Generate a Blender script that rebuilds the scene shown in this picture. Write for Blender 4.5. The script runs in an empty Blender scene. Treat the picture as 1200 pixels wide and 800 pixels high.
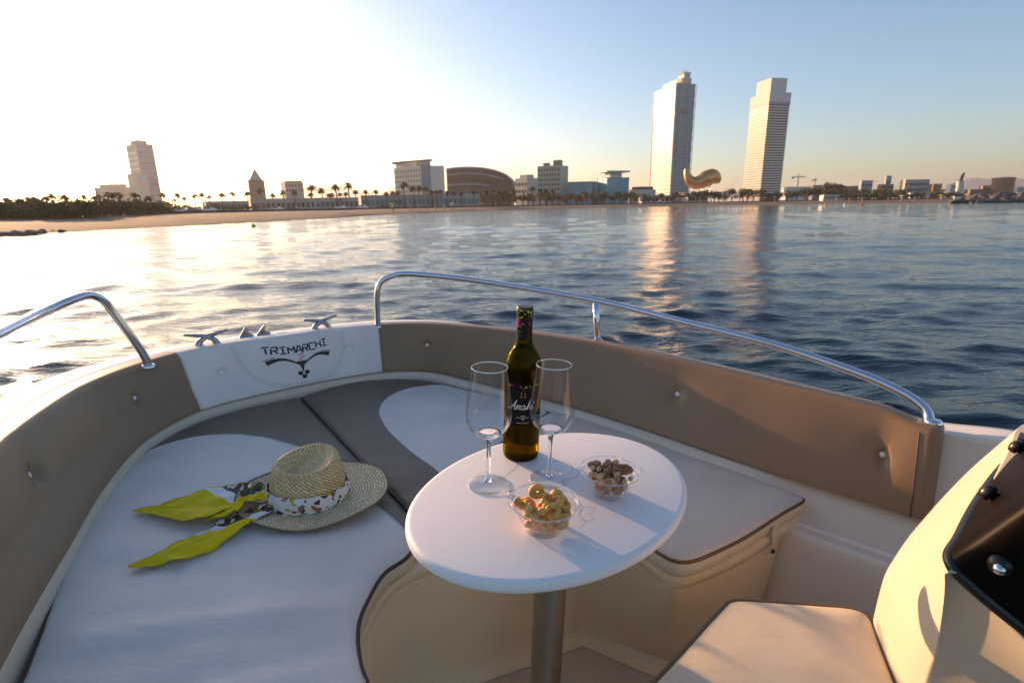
import bpy, math, random
import numpy as np
from mathutils import Vector, Matrix
from mathutils.geometry import delaunay_2d_cdt
random.seed(7)
S = bpy.context.scene
COL = S.collection
R = math.radians
PI = math.pi

# ------------------------------------------------------------------ camera
F_PX = 610.0                      # focal length in pixels of a 1200 px wide frame
def cam_basis(pitch, roll):
    cp, sp, c, s = math.cos(pitch), math.sin(pitch), math.cos(roll), math.sin(roll)
    right, up, fwd = Vector((1, 0, 0)), Vector((0, sp, cp)), Vector((0, cp, -sp))
    r2 = right * c + up * s
    u2 = -right * s + up * c
    m = Matrix((r2, u2, -fwd)).transposed()
    return m
CAM_Z = 1.5
CW = cam_basis(R(14.64), R(-1.0))          # camera in the world
CB = cam_basis(R(15.3), R(1.36))           # camera as seen from the (slightly heeled) boat
REL = CW @ CB.transposed()
# boat frame: z = 0 is the top of the seat cushions, the camera is 0.72 above it
MB_ = Matrix.Translation((0, 0, CAM_Z)) @ REL.to_4x4() @ Matrix.Translation((0, 0, -0.72))
cam = bpy.data.cameras.new('camera')
co = bpy.data.objects.new('camera', cam)
COL.objects.link(co)
co.matrix_world = Matrix.Translation((0, 0, CAM_Z)) @ CW.to_4x4()
cam.sensor_width = 36
cam.lens = 36 * F_PX / 1200
cam.clip_start = 0.02
cam.clip_end = 30000
cam.dof.use_dof = True
cam.dof.focus_distance = 1.15
cam.dof.aperture_fstop = 8.0
S.camera = co

# ------------------------------------------------------------------ sky, sun, exposure
SUN_EL, SUN_AZ = R(9.2), R(-45.8)         # azimuth clockwise from +Y
w = bpy.data.worlds.new('World')
S.world = w
w.use_nodes = True
nt = w.node_tree
bg = nt.nodes['Background']
sky = nt.nodes.new('ShaderNodeTexSky')
sky.sky_type = 'NISHITA'
sky.sun_disc = False
sky.sun_elevation = SUN_EL
sky.sun_rotation = SUN_AZ
sky.air_density = 1.0
sky.dust_density = 1.3
sky.ozone_density = 4.4
nt.links.new(sky.outputs[0], bg.inputs[0])
bg.inputs[1].default_value = 0.12
sl = bpy.data.lights.new('sun', 'SUN')
sl.energy = 3.2
sl.angle = R(0.6)
sl.color = (1.0, 0.70, 0.47)
so = bpy.data.objects.new('sun', sl)
COL.objects.link(so)
sd = Vector((math.sin(SUN_AZ) * math.cos(SUN_EL), math.cos(SUN_AZ) * math.cos(SUN_EL), math.sin(SUN_EL)))
so.rotation_euler = sd.to_track_quat('Z', 'Y').to_euler()
so.location = (-20, 20, 30)
S.view_settings.view_transform = 'Standard'
S.view_settings.look = 'None'
S.view_settings.exposure = 1.5
S.view_settings.gamma = 1
S.view_settings.use_white_balance = True
S.view_settings.white_balance_temperature = 9000
S.view_settings.white_balance_tint = 20
S.render.engine = 'CYCLES'
S.cycles.max_bounces = 12
S.cycles.transparent_max_bounces = 16
S.cycles.transmission_bounces = 10
S.cycles.glossy_bounces = 5
S.cycles.sample_clamp_indirect = 6
S.cycles.caustics_refractive = False
S.cycles.caustics_reflective = True

# ------------------------------------------------------------------ helpers
def at(px, py, Y):
    """world point seen at photo pixel (px, py) at forward distance Y"""
    d = CW @ Vector(((px - 600) / F_PX, -(py - 400) / F_PX, -1))
    d = d * (Y / d.y)
    return Vector((d.x, d.y, d.z + CAM_Z))
def smooth(t):
    t = max(0., min(1., t)); return t * t * (3 - 2 * t)
def lerp(a, b, t): return a + (b - a) * t
def vn(x, y, z=0.):
    from mathutils import noise
    return noise.noise(Vector((x, y, z)))

def spline(pts, n, closed=False):
    """Catmull-Rom through pts, n points per span"""
    P = [Vector(p) for p in pts]
    out = []
    m = len(P)
    spans = m if closed else m - 1
    for i in range(spans):
        if closed:
            a, b, c, d = P[(i - 1) % m], P[i], P[(i + 1) % m], P[(i + 2) % m]
        else:
            b, c = P[i], P[i + 1]
            a = P[i - 1] if i > 0 else b * 2 - c
            d = P[i + 2] if i + 2 < m else c * 2 - b
        for k in range(n):
            t = k / n
            out.append(0.5 * ((2 * b) + (c - a) * t + (2 * a - 5 * b + 4 * c - d) * t * t + (3 * b - a - 3 * c + d) * t ** 3))
    if not closed: out.append(P[-1].copy())
    return out

def resample(pts, n):
    P = [Vector(p) for p in pts]
    L = [0.]
    for a, b in zip(P, P[1:]): L.append(L[-1] + (b - a).length)
    out = []
    j = 0
    for i in range(n):
        s = L[-1] * i / (n - 1)
        while j < len(P) - 2 and L[j + 1] < s: j += 1
        t = (s - L[j]) / max(1e-9, L[j + 1] - L[j])
        out.append(P[j].lerp(P[j + 1], min(1, t)))
    return out

class MB:
    def __init__(s): s.v = []; s.f = []; s.uv = {}; s.sm = True
    def add(s, vs, fs):
        o = len(s.v); s.v += [Vector(v) for v in vs]; s.f += [tuple(i + o for i in f) for f in fs]; return o
    def box(s, c, d, rot=None):
        c = Vector(c); h = Vector(d) / 2
        vs = [Vector((x * h.x, y * h.y, z * h.z)) for x in (-1, 1) for y in (-1, 1) for z in (-1, 1)]
        if rot is not None: vs = [rot @ v for v in vs]
        s.add([v + c for v in vs], [(0, 1, 3, 2), (4, 6, 7, 5), (0, 4, 5, 1), (2, 3, 7, 6), (0, 2, 6, 4), (1, 5, 7, 3)])
    def tube(s, path, r, n=12, closed=False, caps=True):
        P = [Vector(p) for p in path]; m = len(P)
        rr = r if isinstance(r, (list, tuple)) else [r] * m
        T = []
        for i in range(m):
            if closed: t = P[(i + 1) % m] - P[i - 1]
            else: t = P[min(i + 1, m - 1)] - P[max(i - 1, 0)]
            T.append(t.normalized() if t.length > 1e-9 else Vector((0, 0, 1)))
        ref = Vector((0, 0, 1)) if abs(T[0].z) < .9 else Vector((1, 0, 0))
        N = (ref - T[0] * ref.dot(T[0])).normalized()
        vs = []
        for i in range(m):
            N = (N - T[i] * N.dot(T[i])).normalized(); B = T[i].cross(N)
            for k in range(n):
                a = 2 * PI * k / n
                vs.append(P[i] + (N * math.cos(a) + B * math.sin(a)) * rr[i])
        fs = []
        for i in range(m if closed else m - 1):
            j = (i + 1) % m
            for k in range(n):
                fs.append((i * n + k, i * n + (k + 1) % n, j * n + (k + 1) % n, j * n + k))
        if not closed and caps:
            fs.append(tuple(range(n))[::-1]); fs.append(tuple((m - 1) * n + k for k in range(n)))
        s.add(vs, fs)
    def lathe(s, prof, n=32, c=(0, 0, 0), sx=1, sy=1, uvs=False):
        c = Vector(c); o = len(s.v); rows = []
        for (r, z) in prof:
            if r < 1e-6:
                s.v.append(c + Vector((0, 0, z))); rows.append([len(s.v) - 1] * n)
            else:
                row = []
                for k in range(n):
                    a = 2 * PI * k / n
                    s.v.append(c + Vector((r * math.cos(a) * sx, r * math.sin(a) * sy, z))); row.append(len(s.v) - 1)
                rows.append(row)
        for A, B in zip(rows, rows[1:]):
            for k in range(n):
                q = (A[k], A[(k + 1) % n], B[(k + 1) % n], B[k])
                q2 = tuple(dict.fromkeys(q))
                if len(q2) > 2: s.f.append(q2)
    def grid(s, fn, nu, nv, uv=None, closed_u=False):
        o = len(s.v)
        for i in range(nu + 1):
            for j in range(nv + 1):
                s.v.append(Vector(fn(i / nu, j / nv)))
                if uv: s.uv[len(s.v) - 1] = uv(i / nu, j / nv)
        for i in range(nu):
            for j in range(nv):
                a = o + i * (nv + 1) + j
                s.f.append((a, a + nv + 1, a + nv + 2, a + 1))
    def sphere(s, c, r, n=10, sc=(1, 1, 1)):
        m = max(4, n // 2 + 1)
        prof = [(math.sin(PI * i / m) * r, -math.cos(PI * i / m) * r) for i in range(m + 1)]
        prof[0] = (0, -r); prof[-1] = (0, r)
        o = len(s.v); s.lathe(prof, n, (0, 0, 0))
        for i in range(o, len(s.v)):
            v = s.v[i]; s.v[i] = Vector((v.x * sc[0], v.y * sc[1], v.z * sc[2])) + Vector(c)
    def mesh(s, name, mat, sm=None, M=None):
        me = bpy.data.meshes.new(name)
        vs = s.v if M is None else [M @ v for v in s.v]
        me.from_pydata([tuple(v) for v in vs], [], s.f)
        if s.uv:
            l = me.uv_layers.new(name='UVMap')
            idx = np.empty(len(me.loops), dtype=np.int32); me.loops.foreach_get('vertex_index', idx)
            arr = np.zeros((len(vs), 2), dtype=np.float32)
            for k, u in s.uv.items(): arr[k] = u
            l.data.foreach_set('uv', arr[idx].ravel())
        if (s.sm if sm is None else sm):
            me.polygons.foreach_set('use_smooth', [True] * len(me.polygons))
        if mat: me.materials.append(mat)
        me.update()
        return me

def tag(o, label=None, cat=None, group=None, kind=None):
    if label: o['label'] = label
    if cat: o['category'] = cat
    if group: o['group'] = group
    if kind: o['kind'] = kind
    return o
def sharp(me, ang=35):
    try: me.set_sharp_from_angle(angle=R(ang))
    except Exception: pass
def top(name, label, cat, loc=(0, 0, 0), boat=True, rz=0, group=None, kind=None):
    """an Empty at the thing's base"""
    o = bpy.data.objects.new(name, None); COL.objects.link(o); o.empty_display_size = .1
    M = Matrix.Translation(loc) @ Matrix.Rotation(rz, 4, 'Z')
    o.matrix_world = (MB_ @ M) if boat else M
    o['_l'] = tuple(loc); o['_rz'] = rz
    return tag(o, label, cat, group, kind)
def part(name, mb, mat, parent, sm=True, local=False, ang=None, kind=None, label=None):
    """mesh child of parent; vertices given in the same frame as the parent's loc unless local"""
    if isinstance(mb, MB):
        M = None
        if not local:
            l = root_of(parent)
            M = (Matrix.Translation(l['_l']) @ Matrix.Rotation(l['_rz'], 4, 'Z')).inverted()
        me = mb.mesh(name, mat, sm, M)
        if ang: sharp(me, ang)
    else: me = mb
    o = bpy.data.objects.new(name, me); COL.objects.link(o); o.parent = parent
    if kind: o['kind'] = kind
    if label: o['label'] = label
    return o
def root_of(o):
    while o.parent: o = o.parent
    return o
def single(name, mb, mat, label, cat, loc=(0, 0, 0), boat=True, sm=True, group=None, kind=None, ang=None):
    me = mb.mesh(name, mat, sm, Matrix.Translation(loc).inverted()) if isinstance(mb, MB) else mb
    if ang: sharp(me, ang)
    o = bpy.data.objects.new(name, me); COL.objects.link(o)
    M = Matrix.Translation(loc)
    o.matrix_world = (MB_ @ M) if boat else M
    return tag(o, label, cat, group, kind)
def copy_tree(o, parent=None, M=None):
    c = o.copy(); COL.objects.link(c)
    if parent: c.parent = parent
    if M is not None: c.matrix_world = M
    for ch in o.children: copy_tree(ch, c)
    return c

# ------------------------------------------------------------------ materials
MT = {}
class NB:
    def __init__(s, name):
        s.m = bpy.data.materials.new(name); s.m.use_nodes = True; s.t = s.m.node_tree
        s.b = s.t.nodes['Principled BSDF']; s.o = s.t.nodes['Material Output']
    def n(s, typ, **kw):
        nd = s.t.nodes.new('ShaderNode' + typ)
        for k, v in kw.items():
            if k.startswith('_'): nd.inputs[k[1:].replace('_', ' ')].default_value = v
            else: setattr(nd, k, v)
        return nd
    def l(s, a, b): s.t.links.new(a, b)
    def coord(s, kind='Object', scale=(1, 1, 1), rot=(0, 0, 0)):
        c = s.n('TexCoord'); mp = s.n('Mapping'); mp.inputs['Scale'].default_value = scale; mp.inputs['Rotation'].default_value = rot
        s.l(c.outputs[kind], mp.inputs[0]); return mp.outputs[0]
    def noise(s, vec, scale, detail=3, rough=.5):
        n = s.n('TexNoise'); n.inputs['Scale'].default_value = scale; n.inputs['Detail'].default_value = detail; n.inputs['Roughness'].default_value = rough
        s.l(vec, n.inputs['Vector']); return n.outputs['Fac']
    def ramp(s, fac, stops):
        r = s.n('ValToRGB'); e = r.color_ramp.elements
        while len(e) > 1: e.remove(e[0])
        e[0].position = stops[0][0]; e[0].color = (*stops[0][1], 1)
        for p, c in stops[1:]:
            q = e.new(p); q.color = (*c, 1)
        s.l(fac, r.inputs[0]); return r.outputs[0]
    def bump(s, h, strength=.3, dist=.001, prev=None):
        b = s.n('Bump'); b.inputs['Strength'].default_value = strength; b.inputs['Distance'].default_value = dist
        s.l(h, b.inputs['Height'])
        if prev: s.l(prev, b.inputs['Normal'])
        return b.outputs[0]
    def math(s, op, a, b=None):
        m = s.n('Math', operation=op)
        for i, x in enumerate((a, b)):
            if x is None: continue
            if isinstance(x, (int, float)): m.inputs[i].default_value = x
            else: s.l(x, m.inputs[i])
        return m.outputs[0]

def mat(name, col, rough=.5, metal=0, var=.0, vscale=6, bump=0, bscale=200, bdist=.0006, coat=0, spec=None, fold=0):
    k = NB(name); b = k.b
    b.inputs['Roughness'].default_value = rough; b.inputs['Metallic'].default_value = metal
    if coat: b.inputs['Coat Weight'].default_value = coat; b.inputs['Coat Roughness'].default_value = .08
    if spec is not None: b.inputs['Specular IOR Level'].default_value = spec
    vec = k.coord()
    if var:
        f = k.noise(vec, vscale, 4)
        k.l(k.ramp(f, [(.3, tuple(c * (1 - var) for c in col)), (.7, tuple(min(1, c * (1 + var)) for c in col))]), b.inputs['Base Color'])
        r2 = k.n('MapRange'); k.l(f, r2.inputs[0]); r2.inputs[3].default_value = rough * .85; r2.inputs[4].default_value = min(1, rough * 1.15)
        k.l(r2.outputs[0], b.inputs['Roughness'])
    else: b.inputs['Base Color'].default_value = (*col, 1)
    nrm = None
    if fold: nrm = k.bump(k.noise(vec, 5, 2), fold, .02)
    if bump: nrm = k.bump(k.noise(vec, bscale, 3), bump, bdist, nrm)
    if nrm: k.l(nrm, b.inputs['Normal'])
    MT[name] = k.m
    return k.m

def vinyl(name, col, rough=.42, crease=.35):
    """upholstery leatherette: fine grain, soft wandering creases"""
    k = NB(name); b = k.b; vec = k.coord()
    f = k.noise(vec, 7, 4)
    k.l(k.ramp(f, [(.3, tuple(c * .93 for c in col)), (.7, tuple(c * 1.05 for c in col))]), b.inputs['Base Color'])
    mr = k.n('MapRange'); k.l(f, mr.inputs[0]); mr.inputs[3].default_value = rough - .06; mr.inputs[4].default_value = rough + .1
    k.l(mr.outputs[0], b.inputs['Roughness'])
    st = k.coord(scale=(3, 9, 3), rot=(0, 0, .5))
    c1 = k.noise(st, 2.2, 3, .55)
    n1 = k.bump(c1, crease, .012)
    v = k.n('TexVoronoi'); v.inputs['Scale'].default_value = 900; k.l(vec, v.inputs['Vector'])
    n2 = k.bump(v.outputs['Distance'], .12, .0004, n1)
    k.l(n2, b.inputs['Normal'])
    b.inputs['Specular IOR Level'].default_value = .45
    MT[name] = k.m; return k.m

vinyl('taupe', (.29, .172, .094), .42, .06)
vinyl('taupe_seat', (.190, .134, .096), .45, .34)
vinyl('pale', (.72, .66, .59), .42, .32)
vinyl('seat_pale', (.62, .53, .45), .45, .2)
vinyl('white_vinyl', (.78, .71, .64), .42, .1)
vinyl('cream_vinyl', (.72, .60, .44), .5, .1)
mat('gelcoat', (.80, .74, .64), .25, var=.02, vscale=2, coat=.4)
mat('console_gel', (.58, .49, .38), .5, var=.02, vscale=2, spec=.35)
mat('gelcoat_in_bounce', (.92, .70, .45), .36, var=.03, vscale=3, bump=.08, bscale=60, coat=.25)  # same gelcoat as outside, with warm low-sun bounce mixed into the colour
mat('ledge', (.70, .58, .45), .35, var=.02, vscale=3, coat=.2)
mat('floor', (.66, .53, .40), .5, var=.05, vscale=8, bump=.3, bscale=300)
mat('piping_dark', (.055, .036, .026), .5)
mat('piping_brown', (.16, .085, .035), .5)
mat('piping_gold', (.17, .090, .038), .5)
mat('piping_white', (.62, .60, .58), .45)
mat('button', (.85, .83, .80), .25, coat=.5)
mat('dark_steel', (.30, .31, .34), .16, metal=1, var=.05, vscale=30)
mat('steel', (.74, .76, .80), .11, metal=1, var=.03, vscale=30)
mat('pole_metal', (.42, .38, .33), .33, metal=1, var=.08, vscale=40, bump=.1, bscale=400)
mat('table_white', (.86, .83, .80), .40, var=.015, vscale=12, bump=.05, bscale=500)
mat('ink', (.012, .012, .014), .5)
mat('red_ink', (.60, .02, .02), .5)
mat('grey_ink', (.44, .43, .44), .5)
mat('stitch', (.42, .39, .37), .7)
mat('rubber', (.012, .011, .011), .35)
mat('capsule', (.008, .008, .009), .42, spec=.25)
mat('label_black', (.007, .007, .008), .6, spec=.15)
mat('script_white', (.75, .74, .72), .5)
mat('dot_green', (.42, .62, .02), .5)
mat('dot_pink', (.62, .04, .24), .5)
mat('gold_print', (.55, .36, .08), .4)
mat('cracker', (.72, .34, .085), .62, var=.42, vscale=75, bump=.5, bscale=180, bdist=.0012)
mat('cracker_pale', (.74, .42, .15), .7, var=.35, vscale=75, bump=.5, bscale=180, bdist=.0012)
mat('hazelnut', (.48, .21, .09), .5, var=.5, vscale=90, bump=.4, bscale=220)
mat('pecan', (.32, .10, .035), .45, var=.3, vscale=120, bump=.8, bscale=160, bdist=.002)
mat('almond', (.80, .46, .23), .55, var=.4, vscale=90, bump=.4, bscale=220)
mat('scarf_yellow', (.74, .50, .004), .8)
mat('beam_yellow', (.8, .55, .02), .5)

def glass_thin(name):
    """thin walled drinking glass: a clear sheet that only reflects by Fresnel"""
    k = NB(name)
    tr = k.n('BsdfTransparent'); tr.inputs[0].default_value = (.975, .98, .985, 1)
    gl = k.n('BsdfGlossy'); gl.inputs['Roughness'].default_value = .015
    fr = k.n('Fresnel'); ge = k.n('NewGeometry'); k.l(k.math('SUBTRACT', 1.5, k.math('MULTIPLY', ge.outputs['Backfacing'], .8333)), fr.inputs[0])
    mx = k.n('MixShader')
    k.l(k.math('MINIMUM', k.math('MULTIPLY', fr.outputs[0], 1.2), .75), mx.inputs[0]); k.l(tr.outputs[0], mx.inputs[1]); k.l(gl.outputs[0], mx.inputs[2])
    k.l(mx.outputs[0], k.o.inputs[0]); MT[name] = k.m
glass_thin('glass_thin')
def glass_solid(name, col, rough=0., ior=1.5):
    k = NB(name); g = k.n('BsdfGlass'); g.inputs['Color'].default_value = (*col, 1)
    g.inputs['Roughness'].default_value = rough; g.inputs['IOR'].default_value = ior
    k.l(g.outputs[0], k.o.inputs[0]); MT[name] = k.m
glass_solid('glass_solid', (.98, .985, .99))
def bottle_mat():
    k = NB('bottle_glass'); g = k.n('BsdfGlass'); g.inputs['Roughness'].default_value = .02; g.inputs['IOR'].default_value = 1.42
    g.inputs['Color'].default_value = (.52, .44, .11, 1)
    va = k.n('VolumeAbsorption'); va.inputs[0].default_value = (.62, .38, .06, 1); va.inputs[1].default_value = 45
    k.l(g.outputs[0], k.o.inputs['Surface']); k.l(va.outputs[0], k.o.inputs['Volume']); MT['bottle_glass'] = k.m
bottle_mat()
def acrylic():
    k = NB('acrylic'); k.b.inputs['Base Color'].default_value = (.008, .005, .004, 1); k.b.inputs['Roughness'].default_value = .38
    k.b.inputs['Specular IOR Level'].default_value = .04; MT['acrylic'] = k.m
acrylic()

def straw():
    k = NB('straw'); b = k.b
    uv = k.coord('UV', scale=(1, 1, 1), rot=(0, 0, R(45)))
    br = k.n('TexBrick'); k.l(uv, br.inputs['Vector'])
    br.inputs['Scale'].default_value = 42; br.inputs['Mortar Size'].default_value = .05; br.inputs['Mortar Smooth'].default_value = .6
    br.inputs['Brick Width'].default_value = .9; br.inputs['Row Height'].default_value = .3
    br.inputs['Color1'].default_value = (.95, .68, .36, 1); br.inputs['Color2'].default_value = (.76, .47, .20, 1); br.inputs['Mortar'].default_value = (.25, .15, .06, 1)
    k.l(br.outputs['Color'], b.inputs['Base Color'])
    b.inputs['Roughness'].default_value = .55
    uv2 = k.coord('UV', rot=(0, 0, R(45)))
    ch = k.n('TexChecker'); ch.inputs['Scale'].default_value = 90; k.l(uv2, ch.inputs[0])
    wv = k.n('TexWave'); wv.inputs['Scale'].default_value = 160; k.l(uv2, wv.inputs[0])
    n1 = k.bump(br.outputs['Fac'], -.8, .0012); n2 = k.bump(wv.outputs['Fac'], .3, .0006, n1)
    k.l(n2, b.inputs['Normal'])
    # thin straw lets a little sun through
    b.inputs['Subsurface Weight'].default_value = 0
    MT['straw'] = k.m
straw()
def straw_brim():
    k = NB('straw_brim'); b = k.b; uv = k.coord('UV')
    br = k.n('TexBrick'); k.l(uv, br.inputs['Vector']); br.inputs['Scale'].default_value = 75
    br.inputs['Mortar Size'].default_value = .06; br.inputs['Mortar Smooth'].default_value = .4
    br.inputs['Brick Width'].default_value = .8; br.inputs['Row Height'].default_value = .42; br.offset = .5
    br.inputs['Color1'].default_value = (.95, .76, .48, 1); br.inputs['Color2'].default_value = (.74, .53, .29, 1); br.inputs['Mortar'].default_value = (.20, .13, .07, 1)
    k.l(br.outputs['Color'], b.inputs['Base Color']); b.inputs['Roughness'].default_value = .6
    k.l(k.bump(br.outputs['Fac'], -1, .0016), b.inputs['Normal']); MT['straw_brim'] = k.m
straw_brim()
def scarf_mat(name, tail):
    """printed cotton: floral print, white border, yellow ends (u runs along the cloth from the knot)"""
    k = NB(name); b = k.b
    c = k.n('TexCoord'); sp = k.n('SeparateXYZ'); k.l(c.outputs['UV'], sp.inputs[0])
    vec = k.coord('UV', scale=(1, 1, 1))
    ns = k.n('TexNoise'); ns.inputs['Scale'].default_value = 30; k.l(vec, ns.inputs['Vector'])
    mx = k.n('Mix', data_type='VECTOR'); mx.inputs[0].default_value = .025
    k.l(vec, mx.inputs[4]); k.l(ns.outputs['Color'], mx.inputs[5])
    vo = k.n('TexVoronoi'); vo.inputs['Scale'].default_value = (120 if tail else 105); k.l(mx.outputs[1], vo.inputs['Vector'])
    sc = k.n('SeparateColor'); k.l(vo.outputs['Color'], sc.inputs[0])
    pal = k.ramp(sc.outputs[0], [(0, (.10, .035, .012)), (.2, (.42, .07, .02)), (.36, (.78, .74, .66)), (.5, (.02, .10, .05)), (.62, (.45, .28, .03)), (.74, (.75, .72, .66)), (.86, (.03, .25, .24)), (.95, (.05, .02, .02))] if tail else
                 [(0, (.76, .73, .68)), (.42, (.76, .73, .68)), (.55, (.08, .04, .03)), (.68, (.76, .73, .68)), (.78, (.03, .20, .17)), (.86, (.5, .12, .05)), (.93, (.55, .42, .03))])
    pal_n = pal.node; pal_n.color_ramp.interpolation = 'CONSTANT'
    edge = k.n('TexVoronoi', feature='DISTANCE_TO_EDGE'); edge.inputs['Scale'].default_value = (120 if tail else 105); k.l(mx.outputs[1], edge.inputs['Vector'])
    em = k.math('LESS_THAN', edge.outputs[0], .035 if tail else .0)
    m1 = k.n('Mix', data_type='RGBA'); k.l(em, m1.inputs[0]); k.l(pal, m1.inputs[6]); m1.inputs[7].default_value = (.03, .015, .01, 1)
    col = m1.outputs[2]
    if tail:
        # slanted border: white then yellow
        t = k.math('ADD', sp.outputs[0], k.math('MULTIPLY', sp.outputs[1], -tail))
        a1 = k.math('GREATER_THAN', t, .128); a2 = k.math('GREATER_THAN', t, .158)
        m2 = k.n('Mix', data_type='RGBA'); k.l(a1, m2.inputs[0]); k.l(col, m2.inputs[6]); m2.inputs[7].default_value = (.78, .76, .76, 1)
        m3 = k.n('Mix', data_type='RGBA'); k.l(a2, m3.inputs[0]); k.l(m2.outputs[2], m3.inputs[6]); m3.inputs[7].default_value = (.82, .57, .004, 1)
        col = m3.outputs[2]
    k.l(col, b.inputs['Base Color']); b.inputs['Roughness'].default_value = .75
    wv = k.n('TexWave'); wv.inputs['Scale'].default_value = 700; k.l(vec, wv.inputs[0])
    k.l(k.bump(wv.outputs['Fac'], .15, .0004), b.inputs['Normal'])
    MT[name] = k.m
scarf_mat('scarf_band', 0); scarf_mat('scarf_tail', -1.5)

# ================================================================== BOAT (boat frame)
ST = [  # bottom of the backrest (B) and its top front edge (T), port quarter round the bow to starboard quarter
    ((-.20, -.35, .02), (-.36, -.33, .21)), ((-.45, .05, .02), (-.60, .09, .21)), ((-.66, .40, .02), (-.80, .45, .21)),
    ((-.795, .66, .02), (-.93, .72, .21)), ((-.905, .905, .02), (-1.035, .95, .21)), ((-.989, 1.096, .02), (-1.10, 1.13, .21)),
    ((-1.058, 1.31, .02), (-1.15, 1.32, .205)), ((-1.070, 1.46, .02), (-1.15, 1.49, .20)), ((-1.040, 1.60, .02), (-1.10, 1.64, .20)),
    ((-.955, 1.72, .02), (-1.0, 1.765, .20)), ((-.80, 1.865, .02), (-.83, 1.905, .20)), ((-.66, 1.975, .02), (-.69, 2.02, .20)),
    ((-.535, 2.045, .02), (-.555, 2.09, .20)),
    ((-.36, 2.065, .018), (-.36, 2.12, .203)), ((-.178, 1.985, .01), (-.15, 2.07, .208)), ((.03, 1.87, .003), (.06, 1.985, .214)),
    ((.251, 1.725, 0), (.31, 1.84, .22)), ((.465, 1.545, 0), (.53, 1.665, .22)), ((.638, 1.385, 0), (.70, 1.51, .22)),
    ((.788, 1.255, 0), (.84, 1.37, .22)), ((.921, 1.15, 0), (.955, 1.255, .22)), ((.99, 1.095, 0), (1.02, 1.160, .208)),
    ((1.11, .98, 0), (1.15, 1.04, .22)), ((1.27, .80, 0), (1.32, .84, .22)), ((1.5, .45, 0), (1.56, .48, .22)), ((1.62, .05, 0), (1.69, .06, .22)), ((1.66, -.4, 0), (1.73, -.4, .22))]
NS = 12
BP = spline([s[0] for s in ST], NS); TP = spline([s[1] for s in ST], NS)
def pc(path, t):
    t = max(0, min(len(path) - 1.0001, t * NS)); i = int(t); return path[i].lerp(path[i + 1], t - i)
def bnorm(t):
    d = pc(BP, t + .15) - pc(BP, t - .15); n = Vector((-d.y, d.x, 0)).normalized(); return n   # outward (path runs clockwise seen from above)
BOW_AX = Vector((-.665, .747, 0)); LAT = Vector((.747, .665, 0))

def nearest_t(x, y, z, t0, t1):
    best = None
    for i in range(400):
        t = lerp(t0, t1, i / 399); a = pc(BP, t).lerp(pc(TP, t), max(0, min(1, z / .2)))
        d = (a.x - x) ** 2 + (a.y - y) ** 2
        if best is None or d < best[0]: best = (d, t)
    return best[1]

class Back:
    """upholstered backrest pad between stations t0..t1"""
    def __init__(s, t0, t1, thick=.062, dimples=(), slant=0., z_lo=0.0):
        s.t0, s.t1, s.th, s.d, s.slant = t0, t1, thick, dimples, slant
        s.prof = []
        r = .020
    def base(s, u, v):
        t = lerp(s.t0, s.t1, u)
        B, T = pc(BP, t), pc(TP, t)
        return B, T, bnorm(t)
    def pos(s, u, v, lift=0.):
        """v 0..1 front face bottom->top, with soft cushion bulge and tufted dimples"""
        B, T, n = s.base(u, v)
        p = B.lerp(T, v)
        tt = lerp(s.t0, s.t1, u)
        low = .019 * (1 - smooth(v / .45)) * (1 - smooth((tt - 11.5) / 2.5))
        bul = low + .010 * math.sin(PI * min(1, max(0, v))) ** .6
        L = s.len
        for (du, dv) in s.d:
            rr = math.hypot((u - du) * L, (v - dv) * .2)
            th_ = math.atan2((v - dv) * .2, (u - du) * L); bul -= .015 * math.exp(-(rr / .017) ** 2) + .006 * math.exp(-(rr / .05) ** 2) + .0012 * math.cos(th_ * 7) * (rr / .02) * math.exp(-(rr / .028) ** 2)
        e = min(u, 1 - u) * L
        bul -= .006 * math.exp(-(e / .008) ** 2)
        return p - n * (bul + lift)
    def build(s, nu=150):
        s.len = sum((pc(BP, lerp(s.t0, s.t1, (i + 1) / 60)) - pc(BP, lerp(s.t0, s.t1, i / 60))).length for i in range(60))
        mb = MB()
        nv = 26
        def row(u):
            B, T, n = s.base(u, 0)
            pts = []
            pts.append(B + n * (s.th) + Vector((0, 0, .002)))
            pts.append(B + n * .02 - Vector((0, 0, .002)))
            for j in range(nv + 1): pts.append(s.pos(u, .02 + .90 * j / nv))
            # round the top over
            p = s.pos(u, .92); up = (T - B).normalized(); r = .019
            for k in range(1, 8):
                a = PI / 2 * k / 7
                pts.append(p + up * (r * math.sin(a)) + n * (r * (1 - math.cos(a))) )
            pts.append(p + up * r * .95 + n * (s.th - .004)); pts.append(p + up * r * .3 + n * (s.th + .004))
            return pts
        rows = []
        us = [i / nu for i in range(nu + 1)]
        # rounded ends: shrink rows towards the middle line
        ends = []
        for u in us: rows.append(row(u))
        m = len(rows[0])
        def shrunk(rw, out, k):
            c = sum(rw, Vector()) / m
            return [c.lerp(p, k) + out for p in rw]
        d0 = (rows[0][5] - rows[1][5]).normalized(); d1 = (rows[-1][5] - rows[-2][5]).normalized()
        pre = [shrunk(rows[0], d0 * .010 * math.sin(a), lerp(1, .93, 1 - math.cos(a))) for a in (PI / 2, PI / 3, PI / 6)]
        post = [shrunk(rows[-1], d1 * .014 * math.sin(a), lerp(1, .90, 1 - math.cos(a))) for a in (PI / 6, PI / 3, PI / 2)]
        rows = pre + rows + post
        vs = [p for r_ in rows for p in r_]
        fs = []
        for i in range(len(rows) - 1):
            for j in range(m - 1):
                a = i * m + j; fs.append((a, a + 1, a + m + 1, a + m))
            fs.append((i * m + m - 1, i * m, (i + 1) * m, (i + 1) * m + m - 1))
        fs.append(tuple(range(m))[::-1]); fs.append(tuple((len(rows) - 1) * m + j for j in range(m)))
        mb.add(vs, fs)
        return mb

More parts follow.
